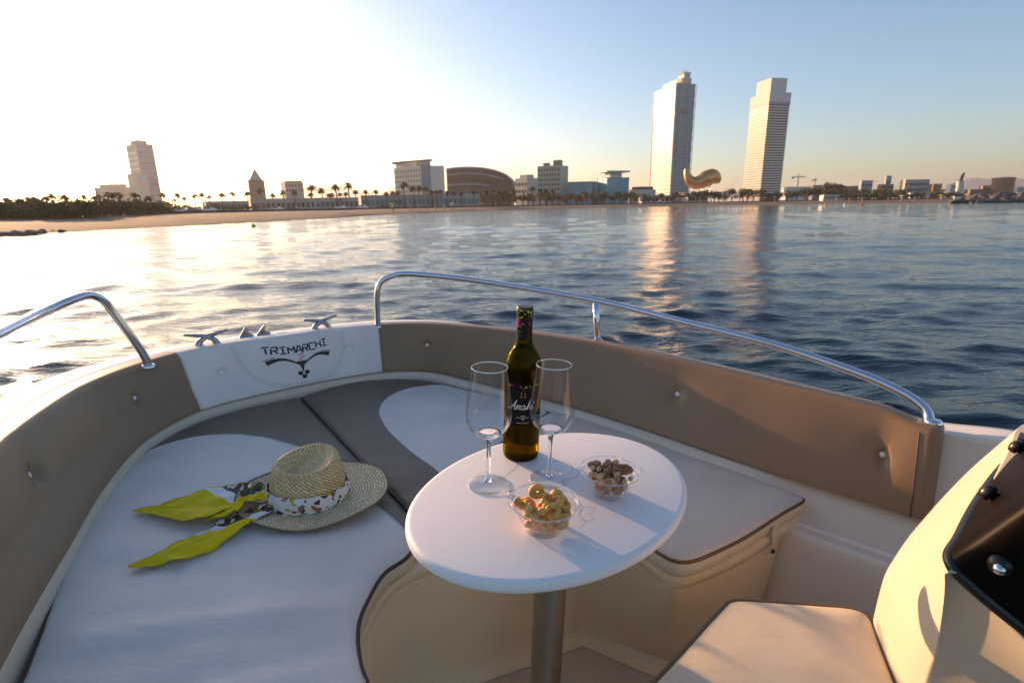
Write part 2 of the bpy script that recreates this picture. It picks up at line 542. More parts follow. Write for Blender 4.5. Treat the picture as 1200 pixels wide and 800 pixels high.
def uv_of(back, x, y, z):
    back.len = 1
    best = None
    for i in range(300):
        u = i / 299
        for j in range(40):
            v = j / 39
            B, T, n = back.base(u, v); p = B.lerp(T, v)
            # distance from the camera ray through (x,y,z)
            best_d = (p - Vector((x, y, z))).length
            if best is None or best_d < best[0]: best = (best_d, u, v)
    return best[1], best[2]

# --- hull: gunwale, liner and topsides as one moulded shell ------------------
boat = top('motorboat', 'white moulded open motorboat with cream interior, steel rails and a console at right', 'motorboat', (0, 1.0, -.43))
nst = (len(ST) - 1) * NS
hull = MB(); gun = MB()
LAB = [ST_ for ST_ in range(nst + 1)]
def hull_rows(i):
    t = i / NS; B, T, n = BP[i], TP[i], bnorm(t)
    bowf = smooth((t - 6.5) / 2) * (1 - smooth((t - 12.2) / 2.5))
    wv = .105 + .02 * (1 - bowf)
    gt = T.z - .012 - .018 * smooth((t - 12.5) / 2) * (1 - smooth((t - 20.5) / 1.5))
    wv -= .03 * smooth((t - 12.5) / 2)
    P = lambda b, off, z: Vector((b.x, b.y, z)) + n * off
    out = []
    # inner liner from the floor upwards
    stb = smooth((t - 18.2) / .9)          # bare liner aft of the starboard seat
    out.append(P(B, -.16 * stb + .03 * (1 - stb), -.45))
    out.append(P(B, -.115 * stb + .03 * (1 - stb), -.12))
    out.append(P(B, -.108 * stb + .03 * (1 - stb), -.090))
    out.append(P(B, -.104 * stb + .03 * (1 - stb), -.083))
    out.append(P(B, .032 + .004 * stb, -.005))
    out.append(P(B, .050, B.z + .03))
    out.append(P(T, .052 + .006, gt - .035))
    out.append(P(T, .058, gt - .016))
    out.append(P(T, .063, gt - .003))
    out.append(P(T, .072, gt))
    out.append(P(T, .072 + wv * .5, gt + .003))
    out.append(P(T, .060 + wv, gt - .002))
    out.append(P(T, .072 + wv, gt - .012))
    out.append(P(T, .076 + wv, gt - .03))
    out.append(P(T, .076 + wv, gt - .06))
    out.append(P(T, .060 + wv, gt - .075))
    out.append(P(T, .045 + wv, gt - .12))
    out.append(P(T, .02 + wv * .6, -.25))
    out.append(P(T, -.06, -.60))
    out.append(P(T, -.25, -1.0))
    return out
rows = [hull_rows(i) for i in range(nst + 1)]
m = len(rows[0]); hull.add([p for r_ in rows for p in r_], [(i * m + j, (i + 1) * m + j, (i + 1) * m + j + 1, i * m + j + 1) for i in range(nst) for j in range(m - 1)])
part('hull', hull, MT['gelcoat'], boat, ang=50)

# floor
fl = MB()
fpts = [(-.45, -.6), (1.75, -.6), (1.75, .6), (1.1, 1.3), (.5, 1.75), (-.3, 2.0), (-1.0, 1.7), (-1.1, 1.2), (-.8, .3)]
fl.add([(x, y, -.43) for x, y in fpts], [tuple(range(len(fpts)))])
part('floor', fl, MT['floor'], boat, sm=False)

# seat bases: footwell opening path, lip band and walls
OPEN = spline([(.10, -.10), (.0, .25), (-.10, .46), (-.207, .63), (-.255, .70), (-.266, .76), (-.259, .83), (-.244, .90), (-.207, .95),
               (-.10, 1.02), (.05, 1.10), (.15, 1.135), (.24, 1.10), (.31, 1.02), (.345, .968), (.375, .952), (.43, .972), (.55, 1.040), (.67, 1.125), (.745, 1.185), (.775, 1.215)], 6)
def off2(path, d):
    out = []
    for i, p in enumerate(path):
        a = path[max(0, i - 1)]; b = path[min(len(path) - 1, i + 1)]; t = (b - a); n = Vector((t.y, -t.x)).normalized()
        out.append(Vector((p.x, p.y)) - n * d)      # positive = under the seat (away from the footwell)
    return out
def walls(mb, path, prof):
    rows = []
    for (d, z) in prof:
        q = off2(path, d); rows.append([Vector((p.x, p.y, z)) for p in q])
    k = len(path)
    mb.add([p for r_ in rows for p in r_], [(i * k + j, i * k + j + 1, (i + 1) * k + j + 1, (i + 1) * k + j) for i in range(len(rows) - 1) for j in range(k - 1)])
OP2 = [Vector((p.x, p.y)) for p in OPEN]
FLOORP = spline([(.16, -.1), (.05, .25), (-.05, .46), (-.17, .66), (-.235, .80), (-.225, .93), (-.113, 1.017), (.03, 1.082), (.175, 1.148), (.209, 1.163), (.25, 1.142), (.33, 1.10), (.385, 1.073), (.45, 1.06), (.55, 1.10), (.66, 1.16), (.74, 1.215), (.80, 1.25)], 6)
bw = MB()
nb = 180
LIP = resample([p.to_3d() for p in off2(OP2, -.004)], nb); INS = resample([p.to_3d() for p in off2(OP2, .016)], nb)
FLP = resample([Vector((p.x, p.y, 0)) for p in FLOORP], nb)
rws = []
def zr(path, z): return [Vector((p.x, p.y, z)) for p in path]
rws.append(zr(resample([p.to_3d() for p in off2(OP2, .02)], nb), -.058)); rws.append(zr(LIP, -.060)); rws.append(zr(LIP, -.066)); rws.append(zr(resample([p.to_3d() for p in off2(OP2, .0)], nb), -.088)); rws.append(zr(INS, -.100)); rws.append(zr(INS, -.108))
for k in range(1, 7):
    f = k / 6; rws.append([INS[i].lerp(FLP[i], f ** 1.0) + Vector((0, 0, lerp(-.108, -.40, f))) for i in range(nb)])
for a in (.35, .7, 1.0):   # cove to the floor
    q = off2([Vector((p.x, p.y)) for p in FLP], -.03 * a); rws.append([Vector((p.x, p.y, lerp(-.40, -.428, math.sin(a * PI / 2)))) for p in q])
bw.add([p for r_ in rws for p in r_], [(i * nb + j, i * nb + j + 1, (i + 1) * nb + j + 1, (i + 1) * nb + j) for i in range(len(rws) - 1) for j in range(nb - 1)])
part('seat_base', bw, MT['gelcoat_in_bounce'], boat, ang=45)
# seat base deck under the cushions
def poly_tris(outer, holes=(), interior=(), zf=lambda x, y: 0.):
    pts = [Vector((p[0], p[1])) for p in outer]; n = len(pts)
    edges = [(i, (i + 1) % n) for i in range(n)]
    extra = [Vector((p[0], p[1])) for p in interior]
    con = []
    allp = pts + extra
    for h in holes:
        o = len(allp); allp += [Vector((p[0], p[1])) for p in h]; con += [(o + i, o + i + 1) for i in range(len(h) - 1)]
    r = delaunay_2d_cdt(allp, edges + con, [], 1, 1e-6)
    return [(v.x, v.y) for v in r[0]], [tuple(f) for f in r[2]]
deck_out = [(BP[i].x + bnorm(i / NS).x * .028, BP[i].y + bnorm(i / NS).y * .028) for i in range(1 * NS, 20 * NS, 3)]
deck_in = [(p.x, p.y) for p in off2(OP2, .012)][::-1]
vs, fs = poly_tris(deck_out + deck_in)
dk = MB(); dk.add([(x, y, -.062) for x, y in vs], fs)
part('seat_deck', dk, MT['gelcoat_in_bounce'], boat, sm=False)
# rounded ledge moulding between the cushions and the backrests
lg = MB()
def ledge_row(i):
    t = i / NS; B, n = BP[i], bnorm(i / NS)
    w_ = .020 if t < 12.5 else lerp(.020, .042, smooth((t - 12.5) / 3)); stb = smooth((t - 18.2) / .9)
    z = B.z
    o = []
    for k_, (off, dz) in enumerate(((.030, .0), (.004, -.001), (-w_ * .3, -.003), (-w_ * .65, -.008), (-w_ + .004, -.018), (-w_, -.034), (-w_, -.075))):
        off2_, dz2_ = ((.034, .004), (.010, -.012), (-.012, -.028), (-.036, -.044), (-.060, -.058), (-.084, -.072), (-.100, -.080))[k_]
        off, dz = lerp(off, off2_, stb), lerp(dz, dz2_, stb)
        o.append(Vector((B.x, B.y, z + dz)) + n * off)
    return o
lr = [ledge_row(i) for i in range(0, nst + 1)]
m = len(lr[0]); lg.add([p for r_ in lr for p in r_], [(i * m + j, (i + 1) * m + j, (i + 1) * m + j + 1, i * m + j + 1) for i in range(len(lr) - 1) for j in range(m - 1)])
part('ledge', lg, MT['ledge'], boat)

# --- rails --------------------------------------------------------------------
RT = .0117
def rail(pts, n=7):
    return spline(pts, n)
sr = [(-.560, 2.105, .19), (-.558, 2.10, .25), (-.553, 2.09, .333), (-.542, 2.093, .375), (-.507, 2.10, .402), (-.422, 2.11, .4165), (-.143, 2.09, .398), (.306, 1.90, .365), (.569, 1.70, .337), (.779, 1.53, .315),
      (.944, 1.37, .283), (1.022, 1.285, .256), (1.053, 1.238, .2300), (1.052, 1.212, .205), (1.05, 1.20, .19)]
mb = MB(); mb.tube(rail(sr, 9), RT, 16); rl = part('bow_rail', mb, MT['steel'], boat)
mb = MB(); mb.tube([(.306, 1.90, .365), (.325, 1.905, .20)], .0115, 14); part('rail_post', mb, MT['steel'], rl)
for p in ((-.560, 2.107, .196), (.325, 1.905, .212), (1.05, 1.2, .212)):
    mb = MB(); mb.lathe([(0, .006), (.015, .006), (.019, .003), (.020, -.002)], 20, p); part('rail_foot', mb, MT['steel'], rl)
pr = [(-1.130, 1.537, .19), (-1.134, 1.532, .225), (-1.145, 1.51, .289), (-1.170, 1.48, .384), (-1.176, 1.462, .415), (-1.184, 1.43, .433), (-1.188, 1.38, .431), (-1.19, 1.284, .416), (-1.14, 1.115, .405), (-1.03, .80, .395), (-.86, .45, .385), (-.6, 0, .38), (-.45, -.3, .2)]
mb = MB(); mb.tube(rail(pr, 9), RT, 16); rl2 = part('bow_rail', mb, MT['steel'], boat)
mb = MB(); mb.tube([(-.78, .29, .383), (-.80, .28, .19)], .0115, 14); part('rail_post', mb, MT['steel'], rl2)
mb = MB(); mb.lathe([(0, .006), (.015, .006), (.019, .003), (.020, -.002)], 20, (-1.131, 1.536, .193)); part('rail_foot', mb, MT['steel'], rl2)

# --- mooring cleats and bow roller ---------------------------------------------
def cleat(c, ang, lab):
    c = Vector(c); Mr = Matrix.Rotation(ang, 3, 'Z')
    e = MB(); e.lathe([(0, .004), (.018, .004), (.021, 0)], 16, c, 2.2, 1); 
    rr = MB()
    o = len(e.v)
    cl = part('cleat', e, MT['dark_steel'], boat, label=lab)
    arms = MB()
    for sgn in (-1, 1):   # crossed legs that sweep up into the horns
        pth = spline([(-sgn * .030, 0, .0), (-sgn * .024, 0, .018), (-sgn * .004, 0, .034), (sgn * .030, 0, .043), (sgn * .068, 0, .051)], 6)
        pth = [c + Mr @ p for p in pth]; n = len(pth)
        arms.tube(pth, [lerp(.014, .0045, (i / (n - 1)) ** .8) for i in range(n)], 10)
    part('cleat_horn', arms, MT['dark_steel'], cl)
cleat((-1.075, 1.765, .192), R(38), 'port bow cleat with crossed steel horns')
cleat((-.77, 2.035, .192), R(46), 'starboard bow cleat with crossed steel horns')
ch = MB(); c = Vector((-.985, 1.925, .192)); Mr = Matrix.Rotation(R(42), 3, 'Z')
for sgn in (-1, 1):
    tri = [(sgn * .030 - .028, 0), (sgn * .030 + .028, 0), (sgn * .030 + sgn * .004, .038)]
    v = [c + Mr @ Vector((x, y, z)) for y in (-.003, .003) for (x, z) in tri]
    ch.add(v, [(0, 1, 2), (5, 4, 3), (0, 3, 4, 1), (1, 4, 5, 2), (2, 5, 3, 0)])
ch.box(c + Vector((0, 0, .001)), (.13, .05, .003), Mr)
part('bow_roller', ch, MT['dark_steel'], boat, sm=False)
mb = MB(); mb.box(Vector((-.90, 1.965, .194)), (.035, .01, .004), Mr); part('deck_fitting', mb, MT['rubber'], boat, sm=False)

# --- backrest pads ---------------------------------------------------------------
def button_at(bk, u, v, parent):
    p = bk.pos(u, v); t = lerp(bk.t0, bk.t1, u); n = bnorm(t)
    b = MB(); q = (-n).to_track_quat('Z', 'Y').to_matrix()
    b.lathe([(0, .0062), (.004, .0056), (.0075, .0035), (.0088, .0), (.006, -.004)], 16)
    b.v = [q @ v_ + p - n * .001 for v_ in b.v]
    part('button', b, MT['button'], parent)
def make_back(name, label, t0, t1, material, btn, nu):
    bk = Back(t0, t1); bk.len = 1
    bk.d = btn
    mb = bk.build(nu)
    loc = pc(BP, (t0 + t1) / 2)
    o = top(name, label, 'cushion', loc)
    part('pad', mb, MT[material], o, ang=60)
    for u, v in btn: button_at(bk, u, v, o)
    return bk, o
def dimp(t0, t1, lst):
    return [((nearest_t(x, y, .11, t0, t1) - t0) / (t1 - t0), v) for x, y, v in lst]
bk_p, _ = make_back('backrest_cushion', 'taupe buttoned backrest curving along the port side behind the straw hat', .4, 8.0, 'taupe', dimp(.4, 8, [(-.974, .987, .60), (-1.121, 1.45, .55)]), 150)
bk_b, bow_o = make_back('backrest_cushion', 'pale white backrest panel with printed black emblem at the bow', 8.04, 11.98, 'white_vinyl', dimp(8.04, 11.98, [(-1.025, 1.729, .50), (-.661, 2.026, .55)]), 110)
bk_s, _ = make_back('backrest_cushion', 'long taupe buttoned backrest along the starboard side beneath the steel rail', 12.02, 21.05, 'taupe', dimp(12.02, 21.05, [(-.358, 2.102, .55), (.547, 1.593, .55), (.934, 1.191, .52)]), 190)

mb = MB(); mb.tube([bk_s.pos(.972, v / 24 * .93, .0006) for v in range(25)], .0013, 6); part('seam', mb, MT['piping_dark'], _)
# printed emblem and stitching on the bow panel; (a, h) in metres across / up from the panel centre bottom
def panel_map(bk, uc, a, h, lift=.0007):
    return bk.pos(uc + a / bk.len, h / .2, lift)
def ribbon(mb, fn, pts, wd):
    """flat printed stroke"""
    P = [Vector((p[0], p[1])) for p in pts]; n = len(P)
    ws = wd if isinstance(wd, (list, tuple)) else [wd] * n
    vs = []
    for i in range(n):
        a = P[max(0, i - 1)]; b = P[min(n - 1, i + 1)]; t = (b - a).normalized(); nn = Vector((-t.y, t.x)) * ws[i] / 2
        vs += [fn(*(P[i] + nn)), fn(*(P[i] - nn))]
    mb.add(vs, [(2 * i, 2 * i + 1, 2 * i + 3, 2 * i + 2) for i in range(n - 1)])
UC = .515
pm = lambda a, h: panel_map(bk_b, UC, a, h)
tx = MB()
GL = {  # stencil-like squared letters on a 4 x 4 cell
    'T': [[(0, 4), (3.4, 4)], [(1.7, 3.3), (1.7, 0)]],
    'R': [[(0, 4), (3, 4), (3, 2.1), (.4, 2.1)], [(0, 3.2), (0, 0)], [(1.6, 1.8), (3, 0)]],
    'I': [[(0, 4), (3, 4)], [(1.5, 3.4), (1.5, .6)], [(0, 0), (3, 0)]],
    'M': [[(0, 0), (0, 4), (1.7, 1.6), (3.4, 4), (3.4, 0)]],
    'A': [[(0, 0), (1.3, 4), (2.2, 4), (3.5, 0)], [(1, 1.3), (2.4, 1.3)]],
    'C': [[(3.2, 4), (0, 4), (0, 0), (3.2, 0)]],
    'H': [[(0, 4), (0, 0)], [(.5, 2.1), (2.6, 2.1)], [(3.1, 4), (3.1, 0)]]}
sc = .0050; cx = -.104
for i, chh in enumerate('TRIMARCHI'):
    for stroke in GL[chh]:
        pts = []
        for a, b in zip(stroke, stroke[1:]):
            for k in range(4): pts.append((lerp(a[0], b[0], k / 4), lerp(a[1], b[1], k / 4)))
        pts.append(stroke[-1])
        ribbon(tx, pm, [(cx + (i * 4.55 + x * 1.12) * sc, .146 + y * sc * 1.30 - .012 * math.sin(PI * (i / 8))) for x, y in pts], .0052)
part('lettering', tx, MT['ink'], bow_o, sm=False)
em = MB()
for sg in (-1, 1):
    pth = spline([(0, .076, 0), (sg * .018, .094, 0), (sg * .045, .112, 0), (sg * .07, .117, 0), (sg * .10, .110, 0)], 7)
    n = len(pth); ribbon(em, pm, [(p.x, p.y) for p in pth], [lerp(.004, .018, (i / (n - 1)) ** 1.6) for i in range(n)])
    ribbon(em, pm, [(sg * .075, .128), (sg * .108, .122)], .0022)
ribbon(em, pm, [(0, .099), (0, .091), (0, .081), (0, .067), (0, .056)], [.034, .026, .014, .007, .003])
for dx, dy in ((-.011, .052), (.011, .052), (0, .038)):
    c = [(dx + .0085 * math.cos(a * PI / 6), dy + .0085 * math.sin(a * PI / 6)) for a in range(12)]
    em.add([pm(*p) for p in c], [tuple(range(12))])
part('emblem', em, MT['ink'], bow_o, sm=False)
em = MB(); ribbon(em, pm, [(.011, .131), (-.009, .122), (.009, .115), (-.007, .104)], .0042)
part('emblem_letter', em, MT['red_ink'], bow_o, sm=False)
for k_, off in enumerate((0, .009)):
    st = spline([(-.172 - off, .195, 0), (-.160 - off, .13, 0), (-.125 - off * .8, .06 - off * .3, 0), (-.07, .022 - off, 0), (0, .014 - off, 0), (.07, .022 - off, 0), (.125 + off * .8, .06 - off * .3, 0), (.155 + off, .13, 0), (.160 + off, .195, 0)], 9)
    sm_ = MB(); n = len(st)
    for i in range(0, n - 1): ribbon(sm_, pm, [(st[i].x, st[i].y), (st[i].lerp(st[i + 1], .72).x, st[i].lerp(st[i + 1], .72).y)], .0016)
    part('stitching', sm_, MT['stitch'], bow_o, sm=False, kind='stuff')
# white piping between the port pad and the bow panel
mb = MB(); mb.tube([bk_b.pos(.0, v, .000) + bnorm(8.04) * .002 for v in [i / 20 * .95 for i in range(21)]], .0035, 8); part('piping', mb, MT['piping_white'], bow_o)

# --- seat cushions --------------------------------------------------------------
def inpoly(x, y, P):
    c = False; j = len(P) - 1
    for i in range(len(P)):
        xi, yi = P[i][0], P[i][1]; xj, yj = P[j][0], P[j][1]
        if (yi > y) != (yj > y) and x < (xj - xi) * (y - yi) / (yj - yi) + xi: c = not c
        j = i
    return c
def cushion(name, label, outline, th, matA, matB=None, inset=None, side='cream_vinyl', pipe='piping_dark', folds=0., group=None, ztop=0., step=.022, piper=.0045, pipe_seg=None, crown=.010, inset_label=None, fold_fn=None):
    """padded seat: crowned top with rounded edge, piped seam, upright side band"""
    O = [Vector((p[0], p[1])) for p in outline]
    O = [p.xy for p in resample([p.to_3d() for p in O] + [O[0].to_3d()], max(40, int(sum((O[i] - O[i - 1]).length for i in range(len(O))) / .016)))][:-1]
    n = len(O); arr = np.array([(p.x, p.y) for p in O])
    seg_a = arr; seg_b = np.roll(arr, -1, 0)
    def edist(x, y):
        p = np.array((x, y)); d = seg_b - seg_a; t = np.clip(((p - seg_a) * d).sum(1) / (d * d).sum(1), 0, 1)
        q = seg_a + d * t[:, None]; return float(np.sqrt(((p - q) ** 2).sum(1)).min())
    def zf(x, y):
        e = edist(x, y)
        z = ztop - .012 * math.exp(-e / .007) + crown * (1 - math.exp(-e / .09)) - crown * .7
        if folds:
            z += folds * smooth(e / .06) * (.0060 * vn(x * 4, y * 9, 3.1) + .0028 * vn(x * 13, y * 15, 7.7))
            if e < .12:   # gathers near the seam
                z += folds * .0022 * math.exp(-e / .035) * vn((x - y) * 26, (x + y) * 26, 1.3)
        if fold_fn: z += fold_fn(x, y) * smooth(e / .05)
        return z
    x0, y0 = arr.min(0); x1, y1 = arr.max(0)
    inner = []
    nx = int((x1 - x0) / step); ny = int((y1 - y0) / step)
    for i in range(nx + 1):
        for j in range(ny + 1):
            x = x0 + i * step + (j % 2) * step / 2; y = y0 + j * step
            if inpoly(x, y, arr) and edist(x, y) > .016: inner.append((x, y))
    # two rings just inside the edge keep the roundover smooth
    rings = []
    for d in (.003, .007, .013):
        for i in range(n):
            a, b = O[i - 1], O[(i + 1) % n]; t = (b - a).normalized(); nn = Vector((-t.y, t.x))
            for sg in (1, -1):
                q = O[i] + nn * d * sg
                if inpoly(q.x, q.y, arr) and abs(edist(q.x, q.y) - d) < .0012: rings.append((q.x, q.y)); break
    holes = [inset] if inset else []
    vs, fs = poly_tris([(p.x, p.y) for p in O], holes, inner + rings)
    c = Vector((sum(p.x for p in O) / n, sum(p.y for p in O) / n, ztop - th))
    o = top(name, label, 'cushion', c, group=group)
    V = [Vector((x, y, zf(x, y))) for x, y in vs]
    A, Bm = [], []
    closed = None
    for f in fs:
        mx = sum(vs[i][0] for i in f) / len(f); my = sum(vs[i][1] for i in f) / len(f)
        (Bm if inset and inpoly(mx, my, inset) else A).append(f)
    def sub(faces):
        idx = {}; mb = MB(); fl = []
        for f in faces:
            g = []
            for i in f:
                if i not in idx: idx[i] = len(mb.v); mb.v.append(V[i])
                g.append(idx[i])
            fl.append(tuple(g))
        mb.f = fl; return mb
    part('top_panel', sub(A), MT[matA], o)
    if inset:
        ip_ = part('inset_panel', sub(Bm), MT[matB], o, label=inset_label)
        line = [Vector((p[0], p[1])) for p in inset[1:-1]]; line = resample([p.to_3d() for p in line], 160)
        keep = [p for p in line if inpoly(p.x, p.y, arr) and edist(p.x, p.y) > .006]
        runs, cur = [], []
        for p in line:
            if inpoly(p.x, p.y, arr) and edist(p.x, p.y) > .006: cur.append(Vector((p.x, p.y, zf(p.x, p.y) + .0006)))
            elif cur: runs.append(cur); cur = []
        if cur: runs.append(cur)
        for r_ in runs:
            if len(r_) > 8: tb_ = MB(); tb_.tube(r_, .0017, 6); part('seam', tb_, MT['piping_white'], ip_)
    sb = MB(); zs = [(0, ztop - .012 - crown * .7), (.002, ztop - .018), (.0035, ztop - th * .55), (.002, ztop - th + .008), (-.004, ztop - th)]
    vv = []
    for off, z in zs:
        for i in range(n):
            a, b = O[i - 1], O[(i + 1) % n]; t = (b - a).normalized(); nn = Vector((-t.y, t.x))
            q = O[i] + nn * (.0015 if inpoly(O[i].x - nn.x * .002, O[i].y - nn.y * .002, arr) else -.0015) / .0015 * off
            vv.append((q.x, q.y, z))
    k = len(zs)
    sb.add(vv, [(r * n + i, r * n + (i + 1) % n, (r + 1) * n + (i + 1) % n, (r + 1) * n + i) for r in range(k - 1) for i in range(n)] + [tuple((k - 1) * n + i for i in range(n))])
    part('side_band', sb, MT[side], o, ang=60)
    pb = MB()
    path = [Vector((p.x, p.y, ztop - .0125 - crown * .7)) for p in O]
    pb.tube(path, piper, 8, closed=True)
    part('piping', pb, MT[pipe], o)
    return o, zf

CUS = spline([(-.30, -.30, 0), (-.44, .0, 0), (-.62, .38, 0), (-.727, .60, 0), (-.794, .723, 0), (-.895, .892, 0), (-.975, 1.049, 0), (-1.042, 1.26, 0), (-1.058, 1.43, 0), (-1.030, 1.565, 0), (-.945, 1.685, 0), (-.793, 1.818, 0)], 8)
SEAM = [(-.793, 1.818), (-.60, 1.565), (-.40, 1.302), (-.223, 1.070)]
portfront = spline([(-.223, 1.070, 0), (-.205, 1.0, 0), (-.212, .945, 0), (-.248, .895, 0), (-.261, .828, 0), (-.262, .76, 0), (-.240, .69, 0), (-.205, .63, 0), (-.10, .46, 0), (.0, .25, 0), (.08, .0, 0), (.13, -.25, 0)], 7)
out = [(p.x, p.y) for p in CUS] + SEAM[1:-1] + [(p.x, p.y) for p in portfront] + [(-.1, -.32)]
ins = [(-1.20, 1.20)] + [(p.x, p.y) for p in spline([(-1.075, 1.325, 0), (-1.0, 1.405, 0), (-.93, 1.445, 0), (-.853, 1.458, 0), (-.77, 1.452, 0), (-.69, 1.430, 0), (-.60, 1.385, 0), (-.52, 1.32, 0), (-.42, 1.215, 0), (-.312, 1.105, 0), (-.20, .985, 0)], 7)] + [(-.1, .9), (.3, .5), (.4, -.6), (-.6, -.6), (-.95, .4)]
insc = [p for p in ins]
def clip_in(P, O):  # keep constraint line points inside the outline
    return P
def port_fold(x, y):
    # broad wrinkles pressed across the pad
    u = (x + .5) * .95 + (y - .75) * .3; v = (y - .74) - (x + .5) * .22
    z = .010 * math.exp(-((v) / .022) ** 2) * smooth((u + .36) / .15) * (1 - smooth((u - .12) / .15))
    v2 = (y - .655) - (x + .4) * .35
    z -= .007 * math.exp(-(v2 / .02) ** 2) * smooth((x + .62) / .1) * (1 - smooth((x + .27) / .08))
    v3 = (y - .86) + (x + .6) * .1
    z -= .004 * math.exp(-(v3 / .03) ** 2)
    return z
cushion('seat_cushion', 'large taupe and pale grey port sun pad carrying the straw hat', out, .058, 'taupe_seat', 'pale', ins, folds=1.0, fold_fn=port_fold, inset_label='pale grey rounded inset panel')
# starboard forward pad
C2 = spline([(-.785, 1.826, 0), (-.70, 1.935, 0), (-.62, 1.998, 0), (-.533, 2.030, 0), (-.43, 2.043, 0), (-.313, 2.018, 0), (-.175, 1.940, 0), (.02, 1.820, 0), (.14, 1.745, 0)], 7)
out2 = [(p.x, p.y) for p in C2] + [(-.02, 1.50), (-.10, 1.30), (-.12, 1.12)] + [(p.x, p.y) for p in spline([(-.12, 1.04, 0), (-.16, 1.02, 0), (-.213, 1.076, 0)], 3)] + [(-.39, 1.308), (-.59, 1.572)]
ins2 = [(p.x, p.y) for p in spline([(-.06, 1.12, 0), (-.194, 1.274, 0), (-.284, 1.379, 0), (-.355, 1.475, 0), (-.412, 1.568, 0), (-.452, 1.665, 0), (-.458, 1.767, 0), (-.431, 1.855, 0), (-.370, 1.92, 0), (-.28, 1.955, 0), (-.178, 1.90, 0), (-.08, 1.855, 0)], 7)] + [(.2, 1.70), (.2, 1.0)]
cushion('seat_cushion', 'taupe and pale grey bow pad behind the wine bottle', out2, .058, 'taupe_seat', 'pale', ins2, folds=.8, inset_label='pale grey rounded inset panel')
# starboard side pad
C3 = [(p.x, p.y) for p in spline([(.15, 1.738, 0), (.244, 1.680, 0), (.407, 1.549, 0), (.543, 1.420, 0), (.67, 1.316, 0), (.745, 1.240, 0), (.772, 1.208, 0), (.750, 1.187, 0), (.69, 1.146, 0), (.624, 1.097, 0), (.54, 1.036, 0), (.459, .986, 0), (.40, .955, 0), (.363, .952, 0), (.335, .975, 0), (.28, 1.05, 0), (.18, 1.115, 0), (.06, 1.10, 0), (-.06, 1.045, 0), (-.105, 1.06, 0), (-.105, 1.12, 0), (-.085, 1.30, 0), (-.008, 1.50, 0), (.08, 1.66, 0)], 5)]
o3, _ = cushion('seat_cushion', 'pale starboard bench cushion with brown piping beside the table', C3, .060, 'seat_pale', folds=.5, pipe='piping_brown', piper=.0042)
mb = MB()   # retaining strap under the starboard cushion
Sp = Vector((.640, 1.105, 0)); nS = Vector((.57, -.82, 0)).normalized()
def strap(mb, p0, wdt):
    tdir = Vector((nS.y, -nS.x, 0)) * -1
    pts = [(.006, -.030), (.010, -.052), (.011, -.075), (.006, -.100), (.002, -.108)]
    vs = []
    for off, z in pts:
        for s_ in (-.5, .5):
            for e_ in (0, .0022): vs.append(p0 + nS * (off + e_) + tdir * (s_ * wdt) + Vector((0, 0, z)))
    fs = []
    for i in range(len(pts) - 1):
        a = i * 4; fs += [(a, a + 2, a + 6, a + 4), (a + 1, a + 5, a + 7, a + 3), (a, a + 4, a + 5, a + 1), (a + 2, a + 3, a + 7, a + 6)]
    mb.add(vs, fs)
strap(mb, Sp, .016); sob = part('strap', mb, MT['seat_pale'], o3, sm=False)
mb = MB(); mb.sphere(Sp + nS * .010 + Vector((.006, .004, -.098)), .006, 10); part('snap_button', mb, MT['piping_dark'], sob)

# console seat pad on its own plinth
SE = [(p.x, p.y) for p in spline([(.225, .642, 0), (.30, .713, 0), (.410, .817, 0), (.440, .836, 0), (.50, .834, 0), (.60, .828, 0), (.655, .822, 0), (.676, .800, 0), (.655, .74, 0), (.625, .655, 0), (.60, .55, 0), (.57, .42, 0), (.40, .35, 0), (.25, .45, 0), (.18, .56, 0), (.19, .60, 0)], 6)]
cushion('seat_cushion', 'cream seat pad with brown piping in front of the console', SE, .055, 'cream_vinyl', folds=.35, pipe='piping_gold', ztop=.0, crown=.008, piper=.0065)
pb_ = MB(); SEi = [Vector(p) for p in SE]
cc = sum(SEi, Vector((0, 0))) / len(SEi)
rws = []
for k_, z in ((.985, -.056), (.965, -.060), (.95, -.075), (.90, -.40), (.93, -.428)): rws.append([(lerp(cc.x, p.x, k_), lerp(cc.y, p.y, k_), z) for p in SEi])
n = len(SEi); pb_.add([q for r_ in rws for q in r_], [(i * n + j, i * n + (j + 1) % n, (i + 1) * n + (j + 1) % n, (i + 1) * n + j) for i in range(len(rws) - 1) for j in range(n)] + [tuple(range(n))])
part('console_seat_base', pb_, MT['gelcoat_in_bounce'], boat, ang=50)

# --- console --------------------------------------------------------------------
# three guide curves from the floor up: far (silhouette) edge, port corner, port side aft
def HP(x, y, h): return Vector((x, y, .72 - h))
back = [HP(1.05, .62, 1.15), HP(1.05, .65, .72), HP(1.12, .70, .55), HP(1.25, .78, .42), HP(1.36, .84, .33)]
sil = [HP(.72, .80, 1.15), HP(.686, .800, .72), HP(.730, .835, .61), HP(.862, .893, .495), HP(1.015, .955, .405)]
bk2 = [p + Vector((.07, -.03, -.006)) for p in sil]
mid = [HP(.66, .73, 1.15), HP(.652, .735, .72), HP(.665, .722, .60), HP(.72, .740, .48), HP(.80, .765, .385)]
crn = [HP(.64, .60, 1.15), HP(.620, .622, .72), HP(.600, .600, .59), HP(.565, .566, .48), HP(.536, .536, .405)]
cr2 = [HP(.66, .55, 1.15), HP(.655, .565, .72), HP(.630, .548, .59), HP(.585, .525, .49), HP(.552, .512, .435)]
prt = [HP(.95, .25, 1.15), HP(.90, .26, .72), HP(.85, .27, .62), HP(.78, .28, .59), HP(.74, .31, .555)]
pr2 = [HP(1.4, -.2, 1.15), HP(1.35, -.18, .72), HP(1.3, -.16, .66), HP(1.24, -.14, .64), HP(1.2, -.12, .62)]
gcur = [[*spline(g, 8)] for g in (back, bk2, sil, mid, crn, cr2, prt, pr2)]
